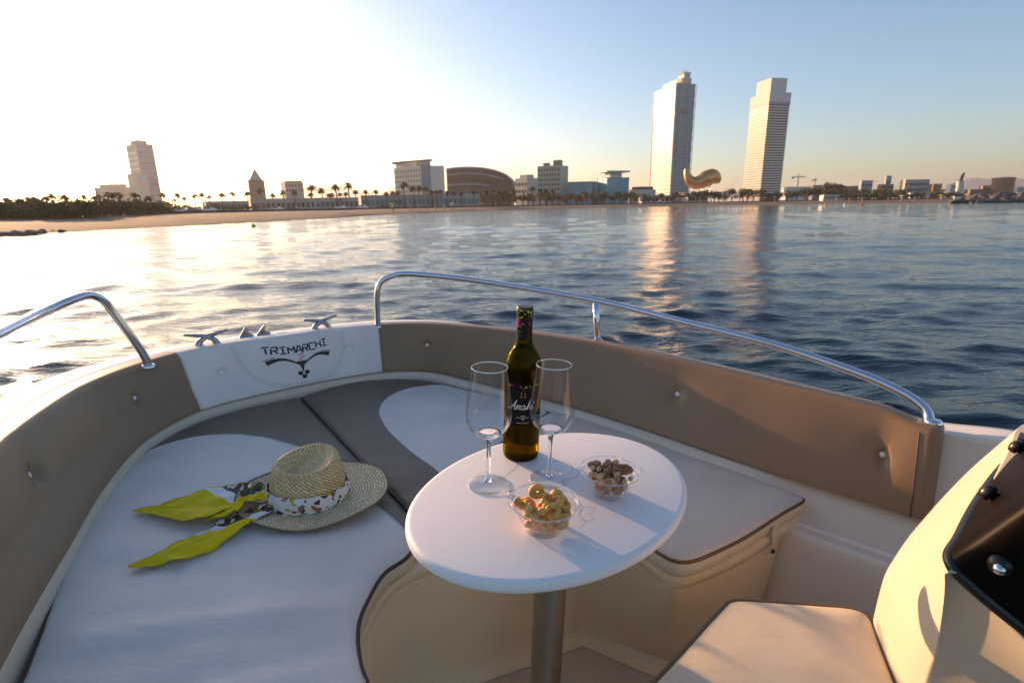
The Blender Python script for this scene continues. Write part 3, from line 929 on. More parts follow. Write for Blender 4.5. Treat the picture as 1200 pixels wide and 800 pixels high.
kk = len(gcur[0]); cons = MB()
cols = []
for j in range(kk): cols.append(spline([g[j] for g in gcur], 8))
n = len(cols[0]); cons.add([p for c_ in cols for p in c_], [(j * n + i, (j + 1) * n + i, (j + 1) * n + i + 1, j * n + i + 1) for j in range(kk - 1) for i in range(n - 1)])
con = part('console', cons, MT['console_gel'], boat)
rim = cols[-1]
# top of the console behind the screen
tp = MB(); nr = len(rim); cen = Vector((1.05, .45, .33))
tp.add(list(rim) + [p.lerp(cen, .15) + Vector((0, 0, .012)) for p in rim] + [cen + Vector((0, 0, .03))], [(i, i + 1, nr + i + 1, nr + i) for i in range(nr - 1)] + [(nr + i, nr + i + 1, 2 * nr) for i in range(nr - 1)])
part('console_top', tp, MT['console_gel'], con)
# tinted wrap-round windscreen standing just inside the rim
scr_base = spline([HP(1.10, .985, .36), HP(.98, .900, .385), HP(.90, .836, .398), HP(.78, .748, .400), HP(.662, .652, .400), HP(.575, .575, .400), HP(.530, .534, .405), HP(.545, .508, .425), HP(.600, .468, .462), HP(.68, .395, .50), HP(.80, .27, .54), HP(.95, .13, .57)], 8)
ns = len(scr_base); wsb = MB()
def scr_pt(i, v, off=0.):
    b = scr_base[i]; lean = (-BOW_AX) * .13 + Vector((0, 0, .27))
    a = scr_base[max(0, i - 1)]; c_ = scr_base[min(ns - 1, i + 1)]; t = (c_ - a).normalized(); nn = t.cross(lean).normalized()
    return b + lean * v * (.75 + .25 * smooth(i / 30.)) + nn * off
nv = 8
for off in (.003, -.003):
    o_ = len(wsb.v)
    for i in range(ns):
        for j in range(nv + 1): wsb.v.append(scr_pt(i, j / nv, off))
    for i in range(ns - 1):
        for j in range(nv):
            a = o_ + i * (nv + 1) + j; wsb.f.append((a, a + nv + 1, a + nv + 2, a + 1))
wsn = part('windscreen', wsb, MT['acrylic'], con)
mb = MB(); mb.tube([p + Vector((0, 0, .000)) for p in scr_base], .0075, 8); part('windscreen_seal', mb, MT['rubber'], wsn)
for i in (24, 36, 54, 64):
    for v in (.16,):
        p = scr_pt(i, v, 0); t = (scr_pt(i + 1, v) - scr_pt(i - 1, v)).normalized(); lean = (scr_pt(i, 1) - scr_pt(i, 0)).normalized(); nn = t.cross(lean).normalized()
        if nn.dot(Vector((-1, 0, 0))) < 0: nn = -nn
        b = MB(); q = nn.to_track_quat('Z', 'Y').to_matrix()
        b.lathe([(.006, -.02), (.006, .006), (.010, .007), (.0115, .012), (.010, .017), (.004, .020), (0, .0205)], 18); b.v = [q @ v_ + p for v_ in b.v]
        part('bolt', b, MT['rubber'], wsn)
        if i == 54:
            b = MB(); b.sphere(p + nn * .021, .0065, 14, (1, 1, 1)); part('bolt_cap', b, MT['steel'], wsn)
mb = MB(); p = scr_pt(14, .05); mb.tube([p, scr_pt(14, .55, .012), scr_pt(10, .95, .02)], .008, 10); part('screen_bracket', mb, MT['steel'], wsn)
mb = MB(); mb.box(scr_pt(17, .06), (.035, .03, .022), Matrix.Rotation(R(42), 3, 'Z')); part('screen_clamp', mb, MT['rubber'], wsn, sm=False)

# ================================================================== THINGS ON BOARD
# pedestal table, oval top
TC = Vector((.0835, .8336, .22)); TA, TB = .2815, .205
TLa = Vector((.747, .665, 0)); TSh = Vector((-.665, .747, 0))
tb = top('pedestal_table', 'small white oval pedestal table in the middle of the footwell', 'table', (TC.x, TC.y, -.43))
mb = MB()
prof = [(0, 0), (-.003, 0), (-.006, -.0012), (-.0085, -.0045), (-.0095, -.009), (-.0095, -.019), (-.0085, -.023), (-.006, -.026), (-.002, -.027)]
n = 96; rows = []
for (o_, z) in prof:
    rows.append([TC + TLa * ((TA + o_ + .0075) * math.cos(2 * PI * k / n)) + TSh * ((TB + o_ + .0075) * math.sin(2 * PI * k / n)) + Vector((0, 0, z)) for k in range(n)])
ro = MB()
prof2 = [(-.010, 0), (-.006, -.0006), (-.003, -.0022), (-.0008, -.005), (0, -.008), (0, -.013), (-.001, -.0165), (-.003, -.0190), (-.008, -.020)]
rows = [[TC + TLa * ((TA + o_) * math.cos(2 * PI * k / n)) + TSh * ((TB + o_) * math.sin(2 * PI * k / n)) + Vector((0, 0, z)) for k in range(n)] for o_, z in prof2]
ro.add([p for r_ in rows for p in r_], [(i * n + k, (i + 1) * n + k, (i + 1) * n + (k + 1) % n, i * n + (k + 1) % n) for i in range(len(rows) - 1) for k in range(n)] + [tuple(range(n)), tuple((len(rows) - 1) * n + k for k in range(n))[::-1]])
part('tabletop', ro, MT['table_white'], tb, ang=40)
mb = MB(); PCn = Vector((TC.x, TC.y, 0)); mb.lathe([(.06, .190), (.06, .186), (.031, .180), (.0305, -.395), (.034, -.40), (.034, -.415), (.075, -.422), (.08, -.4299)], 40, PCn)
part('pedestal', mb, MT['pole_metal'], tb, ang=40)
# faint line drawing printed on the table top
dr = MB(); tf = lambda x, y: Vector((x, y, .2203))
def scribble(pts, wdt=.0010, k=6): ribbon(dr, tf, [(p.x, p.y) for p in spline([(x, y, 0) for x, y in pts], k)], wdt)
scribble([(.060, .905), (.085, .935), (.120, .925), (.118, .890), (.090, .880), (.070, .900)])
scribble([(.10, .86), (.125, .875), (.135, .90), (.15, .915), (.17, .91), (.165, .89), (.14, .88)])
scribble([(.015, .80), (.0, .785), (.01, .765), (.03, .775), (.025, .80), (.0, .81)])
scribble([(.118, .80), (.125, .775), (.118, .755), (.125, .735), (.115, .72)])
scribble([(.125, .775), (.135, .780), (.145, .772), (.140, .760), (.128, .758)])
scribble([(.118, .742), (.130, .738), (.14, .742), (.137, .752)])
scribble([(.08, .83), (.10, .81), (.115, .80), (.11, .83), (.098, .85), (.105, .87)])
scribble([(-.01, .87), (.01, .90), (.02, .93)])
for i in range(9): scribble([(.128 + i * .008, .925 - i * .0055), (.132 + i * .008, .932 - i * .0055)], .0008, 2)
part('tabletop_print', dr, MT['grey_ink'], tb, sm=False, kind='stuff')

# wine bottle
BC = Vector((.023, .961, .2205))
bo = top('wine_bottle', 'full amber wine bottle with black label and black neck foil behind the two glasses', 'bottle', BC)
RB = .0362
prof = [(0, .006), (.018, .004), (.030, .0008), (.0335, .0), (RB - .0008, .004), (RB, .010), (RB, .178), (RB - .0006, .190), (RB - .003, .203), (RB - .008, .215), (RB - .014, .2245), (RB - .0185, .232), (.0155, .240), (.0147, .250), (.0142, .30), (.0142, .303), (0, .303)]
mb = MB(); mb.lathe(prof, 64, BC); part('glass_body', mb, MT['bottle_glass'], bo, ang=50)
cap = [(.0152, .238 + .008), (.0154, .246), (.0150, .290), (.0158, .291), (.0160, .297), (.0158, .3035), (.0150, .3055), (0, .306)]
mb = MB(); mb.lathe([(.0150, .2458)] + cap, 48, BC); cp = part('neck_foil', mb, MT['capsule'], bo, ang=50)
front = math.atan2(-BC.y, -BC.x) + .05
def cyl(rad, a0=front): return lambda s_, z: BC + Vector((rad * math.cos(a0 + s_ / rad), rad * math.sin(a0 + s_ / rad), z))
mb = MB(); f_ = cyl(RB + .0004)
lw = .036
mb.grid(lambda u, v: f_(lerp(-lw, lw, u), lerp(.078, .163, v)), 30, 2)
mb.grid(lambda u, v: cyl(RB + .0001)(lerp(-lw, lw, u) * .999, lerp(.0782, .1628, v)), 30, 2)
lb = part('label', mb, MT['label_black'], bo)
# handwriting on the label: Anahi
wr = MB(); f2 = cyl(RB + .0008)
def stroke(pts, wdt=.0009, k=7, target=None): ribbon(target or wr, f2, [(p.x, p.y) for p in spline([(x, y, 0) for x, y in pts], k)], wdt)
s_ = .0118; x0 = -.029; y0 = .112
def W(l): return [(x0 + (x + y * .28) * s_, y0 + y * s_) for x, y in l]
stroke(W([(-.15, .25), (-.2, .0), (.15, -.02), (.5, .5), (.85, 1.25), (.98, 1.6), (.95, 1.0), (.95, .3), (1.05, 0), (1.25, .15)]), .0013)
stroke(W([(.15, .62), (.6, .55), (1.1, .62)]))
stroke(W([(1.25, .15), (1.4, .75), (1.45, .4), (1.42, .02), (1.55, .5), (1.8, .78), (1.85, .5), (1.82, .05), (2.0, .1)]), .0012)
stroke(W([(2.6, .62), (2.35, .75), (2.1, .45), (2.15, .05), (2.4, .05), (2.65, .45), (2.68, .65), (2.62, .2), (2.75, .0), (2.95, .25)]), .0012)
stroke(W([(2.95, .25), (3.25, 1.1), (3.35, 1.65), (3.2, 1.6), (3.1, .9), (3.05, .05), (3.2, .5), (3.45, .72), (3.5, .4), (3.5, .05), (3.7, .15)]), .0012)
stroke(W([(3.7, .15), (3.9, .72), (3.88, .3), (3.95, .02), (4.2, .2)]), .0012)
stroke(W([(3.95, .95), (4.1, 1.3)]), .0012)
for a, b, y in ((-.004, .004, .099), (-.013, .012, .0955), (-.003, .003, .0925)): ribbon(wr, f2, [(lerp(a, b, i / 6), y) for i in range(7)], .0006 if y == .0955 else .0011)
part('lettering', wr, MT['script_white'], lb, sm=False)
gd = MB()
for i in range(9): ribbon(gd, f2, [(-.012 + i * .0028, .0845), (-.0102 + i * .0028, .0845)], .0018)
for dx in (-.0035, .0035):
    ribbon(gd, f2, [(dx, .147), (dx, .1405), (dx - .0015, .138)], .0010); ribbon(gd, f2, [(dx - .002, .1365), (dx + .002, .1365)], .0008); gd.v  # two small figures
part('gold_print', gd, MT['gold_print'], lb, sm=False, kind='stuff')
def dots(lst, rad_fn, material, par):
    d = MB()
    for (a, z, r_) in lst:
        d.add([rad_fn(a + r_ * math.cos(t * PI / 4), z + r_ * math.sin(t * PI / 4)) for t in range(8)], [tuple(range(8))])
    part('printed_dots', d, MT[material], par, sm=False, kind='stuff')
fc = cyl(.0165); rnd = random.Random(4)
gl_, pk_ = [], []
for i in range(46):
    a = rnd.uniform(-.02, .016); z = rnd.uniform(.268, .302)
    (pk_ if (a > -.002 and z < .293 and rnd.random() < .75) or (a < -.009 and z < .283) else gl_).append((a, z, rnd.uniform(.0011, .0018)))
for i in range(4): gl_.append((rnd.uniform(-.012, -.006), rnd.uniform(.252, .262), .0008))
dots(gl_, fc, 'dot_green', cp); dots(pk_, fc, 'dot_pink', cp)
dots([(x, .158 + rnd.uniform(-.005, .002), .0013) for x in (-.031, -.029, -.027, .004, .006, .013, .02, .024, .028)] + [(-.033, .13, .0012), (-.034, .126, .0012), (-.033, .12, .0013)], f2, 'dot_green', lb)
dots([(x, .157 + rnd.uniform(-.004, .002), .0012) for x in (-.033, -.022, -.006, -.004, .001, .030)], f2, 'dot_pink', lb)

# wine glasses
def wine_glass(c, label):
    c = Vector(c); o = top('wine_glass', label, 'wine glass', c, group=None)
    mb = MB(); mb.lathe([(.0001, .0), (.0362, 0), (.0372, .0008), (.0362, .0018), (.020, .0036), (.009, .0062), (.0056, .010)], 40, c)
    part('base', mb, MT['glass_thin'], o)
    mb = MB(); mb.lathe([(0, .007), (.0075, .0072), (.0056, .010), (.0042, .02), (.0036, .05), (.0038, .078), (.0050, .087), (.0065, .0905), (0, .0925)], 32, c)
    part('stem', mb, MT['glass_solid'], o)
    def bowl(dr): return [(0, .0918 + dr), (.008, .0925 + dr), (.018, .0965 + dr * .8), (.028, .104 + dr * .5), (.0355 - dr, .114), (.0395 - dr, .126), (.0405 - dr, .138), (.0395 - dr, .155), (.0368 - dr, .178), (.0335 - dr, .202), (.0310 - dr, .2225)]
    mb = MB(); mb.lathe(bowl(0), 56, c); part('bowl', mb, MT['glass_thin'], o)
    mb = MB(); mb.tube([c + Vector((.0308 * math.cos(a * PI / 28), .0308 * math.sin(a * PI / 28), .2228)) for a in range(56)], .00085, 8, closed=True); part('rim', mb, MT['glass_solid'], o)
    # thick glass at the bottom of the bowl
    mb = MB(); mb.lathe([(0, .0932), (.010, .0945), (.018, .0985), (.022, .102), (.018, .1005), (.008, .0985), (0, .098)], 32, c); part('bowl_base', mb, MT['glass_solid'], o)
    return o
wine_glass((-.037, .843, .2202), 'empty wine glass at the left in front of the bottle')
wine_glass((.0745, .868, .2202), 'empty wine glass at the right behind the bowl of crackers')

# snack bowls
def snack_bowl(c, rr, h, label, lug):
    c = Vector(c); o = top('glass_bowl', label, 'bowl', c)
    k = rr / .054
    out_ = [(0, .0), (.022 * k, .0), (.028 * k, .0015), (.0295 * k, .004), (.029 * k, .006), (.032 * k, .011), (.039 * k, h * .45), (.046 * k, h * .75), (.050 * k, h * .93), (.0525 * k, h * .97), (.054 * k, h), ]
    mb = MB(); mb.lathe(out_, 56, c); part('bowl_wall', mb, MT['glass_thin'], o)
    mb = MB(); mb.tube([c + Vector((rr * math.cos(a * PI / 30), rr * math.sin(a * PI / 30), h)) for a in range(60)], .0012, 8, closed=True); part('rim', mb, MT['glass_solid'], o)
    mb = MB(); mb.lathe([(0, .0005), (.027 * k, .0008), (.0285 * k, .004), (.026 * k, .008), (.015 * k, .0065), (0, .006)], 40, c); part('foot', mb, MT['glass_thin'], o)
    if lug is not None:
        for a0 in (lug, lug + PI):
            pts = [(rr + .001, -.16), (rr + .006, -.09), (rr + .007, 0), (rr + .006, .09), (rr + .001, .16)]
            vs = [c + Vector((q * math.cos(a0 + a), q * math.sin(a0 + a), h - .0005)) for q, a in pts] + [c + Vector((rr * math.cos(a0 + a), rr * math.sin(a0 + a), h - .0005)) for q, a in pts]
            vs += [v + Vector((0, 0, .0012)) for v in vs]
            mb = MB(); mb.add(vs, [(i, i + 1, 6 + i, 5 + i) for i in range(4)] + [(10 + i, 15 + i, 16 + i, 11 + i) for i in range(4)] + [(i, 10 + i, 11 + i, i + 1) for i in range(4)])
            part('lug', mb, MT['glass_thin'], o)
    return o
B1 = Vector((.0565, .714, .2202)); B2 = Vector((.177, .822, .2202))
snack_bowl(B1, .054, .050, 'small clear glass bowl filled with ring crackers nearest the table edge', R(-20))
snack_bowl(B2, .0515, .046, 'small clear glass bowl filled with mixed nuts at the right of the table', R(0))
def cracker_mesh(sweep, rad, tr, matn, seed):
    mb = MB(); rn = random.Random(seed); n = 22
    pth = []
    for i in range(n):
        a = -sweep / 2 + sweep * i / (n - 1)
        pth.append(Vector((rad * math.cos(a) * 1.1, rad * math.sin(a) * .95, .0012 * math.sin(a * 2 + seed))))
    rs = [tr * (1 + .10 * math.sin(i * .9 + seed)) * (1 if 1 < i < n - 2 else .8 if i in (1, n - 2) else .45) for i in range(n)]
    if sweep > 6.2: mb.tube(pth[:-1], tr, 12, closed=True)
    else: mb.tube(pth, rs, 12)
    me = mb.mesh('cracker', MT[matn]); return me
cm = [cracker_mesh(5.6, .0082, .0068, 'cracker', 1), cracker_mesh(4.6, .0088, .0070, 'cracker', 2), cracker_mesh(3.0, .0105, .0072, 'cracker', 3), cracker_mesh(6.3, .0082, .0062, 'cracker', 4), cracker_mesh(5.2, .0082, .0068, 'cracker_pale', 5)]
# (x, y, z offsets from the bowl centre, rotation, mesh)
cr = [(-.013, .020, .058, (80, 10, 10), 3), (.003, .012, .047, (35, 60, 20), 4), (.024, .018, .050, (30, -10, 100), 0), (-.036, .000, .046, (50, 30, 110), 2), (-.020, .006, .044, (15, 20, 185), 2),
      (.014, -.003, .051, (10, -10, 15), 2), (.034, .002, .046, (60, 20, 70), 2), (-.006, -.009, .049, (45, 20, -60), 1), (.012, -.020, .047, (50, 0, 30), 0), (-.021, -.017, .040, (25, 10, 60), 4),
      (.030, -.014, .042, (20, 40, 0), 1), (0, .027, .040, (10, 0, 0), 1), (-.028, .018, .036, (20, 10, 60), 1), (.0, .0, .030, (0, 0, 0), 0), (.018, .004, .028, (0, 20, 90), 1), (-.018, .002, .026, (20, 0, 0), 2), (.004, -.018, .027, (10, 20, 60), 1), (-.01, .012, .017, (0, 0, 0), 1), (.010, -.008, .014, (0, 0, 70), 0), (.024, -.02, .030, (40, 0, 20), 1), (-.024, -.008, .024, (70, 0, 20), 0), (.0, .020, .026, (20, 70, 20), 1)]
lab_c = {0: 'ring cracker standing on edge at the top of its bowl', 2: 'folded golden cracker at the back right of the heap', 3: 'long golden cracker leaning on the left rim of its bowl', 5: 'curved golden cracker lying across the top of the heap', 8: 'ring cracker facing forward at the front of its bowl'}
for i, (x, y, z, r_, mi) in enumerate(cr):
    o = bpy.data.objects.new('cracker', cm[mi]); COL.objects.link(o)
    o.matrix_world = MB_ @ Matrix.Translation(B1 + Vector((x * .93, y * .93, z - .003))) @ (Matrix.Rotation(R(r_[2]), 4, 'Z') @ Matrix.Rotation(R(r_[0]), 4, 'X') @ Matrix.Rotation(R(r_[1]), 4, 'Y')) @ Matrix.Scale(.90, 4)
    tag(o, lab_c.get(i, 'golden brown ring shaped cracker heaped in the nearer glass bowl'), 'cracker', 'ring crackers in the glass bowl')
def nut_mesh(kind, seed):
    mb = MB(); mb.sphere((0, 0, 0), 1, 14)
    sc_ = {'hazelnut': (.0056, .0056, .0053), 'almond': (.0060, .0045, .0042), 'pecan': (.0145, .0058, .0046)}[kind]
    for i, v in enumerate(mb.v):
        f = 1 + .10 * vn(v.x * 1.5 + seed, v.y * 1.5, v.z * 1.5)
        if kind == 'pecan': f *= 1 - .20 * math.exp(-(v.y / .16) ** 2) + .07 * math.sin(v.x * 10 + seed)
        mb.v[i] = Vector((v.x * sc_[0] * f, v.y * sc_[1] * f * (1 - .25 * v.x * v.x if kind != 'hazelnut' else 1), v.z * sc_[2] * f))
    return mb.mesh(kind, MT[kind])
nm = {k: [nut_mesh(k, s) for s in range(3)] for k in ('hazelnut', 'almond', 'pecan')}
rn = random.Random(11); placed = []
special = [('pecan', .016, .009, .049, 20, 330), ('pecan', .026, -.007, .049, 25, 25), ('pecan', .034, .0, .046, 10, 40), ('pecan', -.002, -.004, .049, 50, 70), ('pecan', -.027, .012, .045, 10, 80), ('pecan', .005, -.010, .047, 60, 100), ('hazelnut', .0, .022, .052, 0, 0), ('hazelnut', -.005, .018, .049, 0, 0), ('pecan', -.014, .014, .046, 30, 130)]
for nme, x, y, z, tx_, rz_ in special: placed.append((x, y, z - .002, .007, nme, tx_, rz_))
tries = 0
while len(placed) < 100 and tries < 60000:
    tries += 1
    z = rn.uniform(.010, .047); rmax = lerp(.020, .043, z / .047)
    a, q = rn.uniform(0, 2 * PI), rmax * math.sqrt(rn.random())
    x, y = q * math.cos(a), q * math.sin(a); z += .004 * (1 - (q / rmax) ** 2)
    if all((x - p[0]) ** 2 + (y - p[1]) ** 2 + (z - p[2]) ** 2 > (.0088) ** 2 for p in placed):
        placed.append((x, y, z, .005, rn.choice(['hazelnut', 'almond', 'hazelnut', 'almond', 'pecan'] if z > .036 else ['hazelnut', 'almond']), rn.uniform(0, 40), rn.uniform(0, 360)))
nl = {'hazelnut': 'round brown hazelnut in the bowl of mixed nuts', 'almond': 'pale tan blanched nut in the bowl of mixed nuts', 'pecan': 'dark ridged pecan half in the bowl of mixed nuts'}
for x, y, z, _, kd, tx_, rz_ in placed:
    o = bpy.data.objects.new(kd, rn.choice(nm[kd])); COL.objects.link(o)
    o.matrix_world = MB_ @ Matrix.Translation(B2 + Vector((x * .95, y * .95, z))) @ Matrix.Rotation(R(rz_), 4, 'Z') @ Matrix.Rotation(R(tx_), 4, 'X')
    tag(o, nl[kd], 'nut', {'hazelnut': 'hazelnuts', 'almond': 'pale nuts', 'pecan': 'pecans'}[kd] + ' in the right glass bowl')

# straw hat
HC = Vector((-.487, 1.125, .006))
hat = top('straw_hat', 'woven straw hat with pinched crown lying on the port sun pad', 'hat', HC)
ha = R(18)   # long axis of the hat
Hx = Vector((math.cos(ha), math.sin(ha), 0)); Hy = Vector((-math.sin(ha), math.cos(ha), 0))
def hat_pt(r_, a, z): return HC + Hx * (r_ * math.cos(a) * 1.09) + Hy * (r_ * math.sin(a) * .96) + Vector((0, 0, z))
mb = MB(); n = 96
def brim(u, v):
    a = 2 * PI * u; r_ = lerp(.076, .158 + .012 * math.cos(a) + .004 * math.cos(2 * a + 1), v)
    z = .004 + .008 * v + .010 * v * v * math.cos(2 * a) * .5 + .010 * (v ** 3) * (max(0, math.sin(a)) * .8 + .25) + .003 * math.sin(5 * a) * v
    return hat_pt(r_, a, max(.003, z))
mb.grid(brim, n, 14, uv=lambda u, v: (u * .75, v * .085))
part('brim', mb, MT['straw_brim'], hat)
mb = MB(); mb.tube([brim(i / 96, 1.0) for i in range(96)], .0022, 8, closed=True); part('brim_edge', mb, MT['straw_brim'], hat)
def crown(u, v):
    a = 2 * PI * u
    # v: 0 base .. .55 top edge .. 1 centre of the dent
    tilt = .007 * math.cos(a) + .011 * math.sin(a)        # front lower than the back
    R0, H0 = .082, .098
    if v < .55:
        t = v / .55; r_ = R0 * (1 - .15 * t ** 2) ; z = .004 + (H0 - .012 + tilt) * t
    elif v < .68:
        t = (v - .55) / .13; r_ = R0 * (.85 - .08 * t - .04 * t * t); z = .004 + H0 - .012 + tilt + .012 * math.sin(t * PI / 2)
    else:
        t = (v - .68) / .32; r_ = R0 * .73 * (1 - t); z = .004 + H0 + tilt
        z = .004 + H0 + tilt * (1 - t) - .019 * smooth(t * 2.0) * (1 - .3 * math.cos(a)) + .006 * smooth(t * 1.3 - .3)
        # teardrop: pinch the front sides
    x = r_ * math.cos(a); y = r_ * math.sin(a)
    if v > .30:
        pinch = smooth((v - .30) / .35) * (1 if v < .68 else 1 - (v - .68) / .32)
        y *= 1 - .24 * pinch * smooth((-x / R0 + .55) / 1.2)
        x *= 1 + .02 * pinch
    return HC + Hx * (x * 1.09) + Hy * (y * 1.0) + Vector((0, 0, z))
mb.v = []; mb = MB(); mb.grid(crown, 96, 46, uv=lambda u, v: (u * .5, v * .19))
part('crown', mb, MT['straw'], hat)
# headscarf tied round the crown
sc_o = top('headscarf', 'printed scarf with yellow ends tied round the straw hat', 'scarf', HC)
mb = MB()
def band(u, v):
    a = 2 * PI * u; r_ = .0835 + .0035 * math.sin(PI * v) + .0012 * math.sin(14 * a + 3 * v) + .004 * (1 - v)
    hgt_ = .036 + .006 * math.cos(a + 2.2)
    return HC + Hx * (r_ * math.cos(a) * 1.09) + Hy * (r_ * math.sin(a)) + Vector((0, 0, .006 + hgt_ * v))
mb.grid(band, 96, 10, uv=lambda u, v: (u * .5 + .3, v * .05)); part('band', mb, MT['scarf_band'], sc_o)
KN = Vector((-.553, 1.078, .026))
mb = MB(); mb.sphere(KN, .016, 16, (1.0, .9, 1.05))
for i, v in enumerate(mb.v):
    d = v - KN; mb.v[i] = KN + d * (1 + .18 * math.sin(d.z * 420 + d.x * 160)); mb.uv[i] = (.02 + d.x, .03 + d.z)
part('knot', mb, MT['scarf_tail'], sc_o)
def tail(top_e, bot_e, z_seq, seed, fold):
    Tp = resample(spline([(x, y, 0) for x, y in top_e], 10), 61); Bt = resample(spline([(x, y, 0) for x, y in bot_e], 10), 61)
    def fn(u, v):
        i = min(60, int(round(u * 60))); a, b = Tp[i], Bt[i]
        p = a.lerp(b, v); wdt = (a - b).length
        z = lerp(z_seq[0], z_seq[1], smooth(u * 4)) if u < .25 else lerp(z_seq[1], z_seq[2], (u - .25) / .75)
        z += fold * min(1, wdt / .05) * (.5 + .5 * math.sin(v * PI * 2.2 + seed + u * 2)) * (1 - .7 * u)
        z += .003 * math.sin(u * 11 + v * 3 + seed) * (1 - u * .6) + .0075 * min(1, wdt / .04) * vn(u * 9 + seed, v * 5, seed) + .002 * math.sin(v * 15 + u * 4 + seed) * min(1, wdt / .05)
        p = p + Vector((vn(u * 9, seed, 5) * .004, vn(u * 9, seed, 9) * .004, 0)) * smooth(u * 3)
        return Vector((p.x, p.y, max(z, .0055)))
    mb = MB(); mb.grid(fn, 60, 18, uv=lambda u, v: (u * .27, v * .085))
    mb.hem = [fn(i / 40, 0) for i in range(12, 41)] + [fn(1 - i / 40, 1) for i in range(1, 29)]
    return mb
tA = tail([(-.548, 1.092), (-.61, 1.128), (-.68, 1.130), (-.74, 1.106), (-.795, 1.078), (-.865, 1.05)],
          [(-.548, 1.062), (-.60, 1.052), (-.64, 1.020), (-.672, .990), (-.74, 1.005), (-.86, 1.046)], (.022, .026, .008), .4, .016)
tp_ = part('tail', tA, MT['scarf_tail'], sc_o, label='upper yellow ended scarf tail')
hm = MB(); hm.tube(tA.hem, .0011, 6); part('hem', hm, MT['scarf_yellow'], tp_)
tBm = tail([(-.550, 1.075), (-.60, 1.035), (-.645, .985), (-.70, .925), (-.745, .868)],
           [(-.535, 1.045), (-.565, .993), (-.60, .928), (-.64, .888), (-.70, .866), (-.742, .862)], (.020, .016, .006), 2.1, .012)
tp_ = part('tail', tBm, MT['scarf_tail'], sc_o, label='lower yellow ended scarf tail nearest the camera')
hm = MB(); hm.tube(tBm.hem[14:], .0011, 6); part('hem', hm, MT['scarf_yellow'], tp_)
# folded-over loop of yellow cloth lying on the upper tail
tC = tail([(-.550, 1.085), (-.60, 1.075), (-.645, 1.045), (-.67, 1.01)], [(-.545, 1.065), (-.59, 1.045), (-.63, 1.005), (-.668, .995)], (.030, .042, .020), 1.0, .006)
for k_ in tC.uv: tC.uv[k_] = (tC.uv[k_][0] + .14, tC.uv[k_][1])
part('fold', tC, MT['scarf_tail'], sc_o)

# ================================================================== WORLD
def sea():
    na, nr_ = 860, 800
    az = np.radians(np.linspace(-112, 100, na))
    rad = 0.5 * (3500 / 0.5) ** (np.linspace(0, 1, nr_) ** 1.0)
    A, Rr = np.meshgrid(az, rad, indexing='ij')
    X, Y = Rr * np.sin(A), Rr * np.cos(A)
    Z = np.zeros_like(X); DX = np.zeros_like(X); DY = np.zeros_like(X)
    rg = np.random.RandomState(5)
    cell = Rr * max(np.diff(az)[0], math.log(3500 / .5) / nr_)
    for i in range(150):
        L = 0.16 * (4.8 / .16) ** (rg.rand() ** 1.1)
        th = math.radians(266) + rg.randn() * .34          # travelling mostly across the view
        if L < 1: th = math.radians(266) + rg.randn() * .60
        kx, ky = 2 * PI / L * math.cos(th), 2 * PI / L * math.sin(th)
        amp = .0027 * L ** .42 * (0.6 + .8 * rg.rand())
        ph = rg.rand() * 2 * PI
        fade = np.clip((L / cell - 2.5) / 3, 0, 1)
        p = kx * X + ky * Y + ph
        Z += amp * fade * np.sin(p); DX -= amp * .6 * fade * math.cos(th) * np.cos(p) * -1; DY -= amp * .6 * fade * math.sin(th) * np.cos(p) * -1
    X2, Y2 = X + DX, Y + DY
    co_ = np.stack([X2, Y2, Z], -1).reshape(-1, 3).astype(np.float32)
    i = np.arange(na - 1)[:, None] * nr_ + np.arange(nr_ - 1)[None, :]
    q = np.stack([i, i + 1, i + nr_ + 1, i + nr_], -1).reshape(-1, 4)[:, ::-1].astype(np.int32)
    me = bpy.data.meshes.new('sea'); me.vertices.add(len(co_)); me.vertices.foreach_set('co', co_.ravel())
    me.loops.add(q.size); me.loops.foreach_set('vertex_index', q.ravel()); me.polygons.add(len(q))
    me.polygons.foreach_set('loop_start', np.arange(len(q), dtype=np.int32) * 4); me.polygons.foreach_set('use_smooth', np.ones(len(q), dtype=bool))
    me.update(calc_edges=True); me.validate()
    k = NB('sea_water'); b = k.b
    b.inputs['Base Color'].default_value = (.001, .024, .034, 1); b.inputs['Roughness'].default_value = .03; b.inputs['IOR'].default_value = 1.333
    v1 = k.coord(scale=(.7, 2.4, 1), rot=(0, 0, R(-4)))
    n1 = k.noise(v1, 1.1, 5, .6); n2 = k.noise(v1, 7, 4, .6)
    nb1 = k.bump(n1, .6, .07); nb2 = k.bump(n2, .75, .016, nb1)
    k.l(nb2, b.inputs['Normal'])
    me.materials.append(k.m)
    o = bpy.data.objects.new('sea', me); COL.objects.link(o); o['kind'] = 'structure'
    return o
sea()

# beach and the land behind it
SHORE = [(-160, -120), (-70, -20), (-46, 14), (-40, 28), (-36, 38), (-36.5, 44), (-35, 51), (-32, 62), (-29, 82), (-27, 116), (-16, 150), (1, 182), (34, 213), (72, 226), (102, 216), (122, 186), (136, 160), (150, 150), (190, 160), (330, 190), (700, 200), (2500, 60)]
sh = spline([(x, y, 0) for x, y in SHORE], 8)
def inland(p, d):
    L = math.hypot(p.x, p.y); return Vector((p.x / L * (L + d), p.y / L * (L + d), 0))
k = NB('sand'); vec = k.coord()
f1 = k.noise(vec, .25, 5); k.l(k.ramp(f1, [(.3, (.09, .062, .042)), (.7, (.16, .11, .072))]), k.b.inputs['Base Color']); k.b.inputs['Roughness'].default_value = .95
k.l(k.bump(k.noise(vec, 1.2, 4), .6, .1), k.b.inputs['Normal']); SAND = k.m
mat('earth', (.12, .10, .07), .95, var=.3, vscale=.05)
mb = MB(); n = len(sh); rws = []
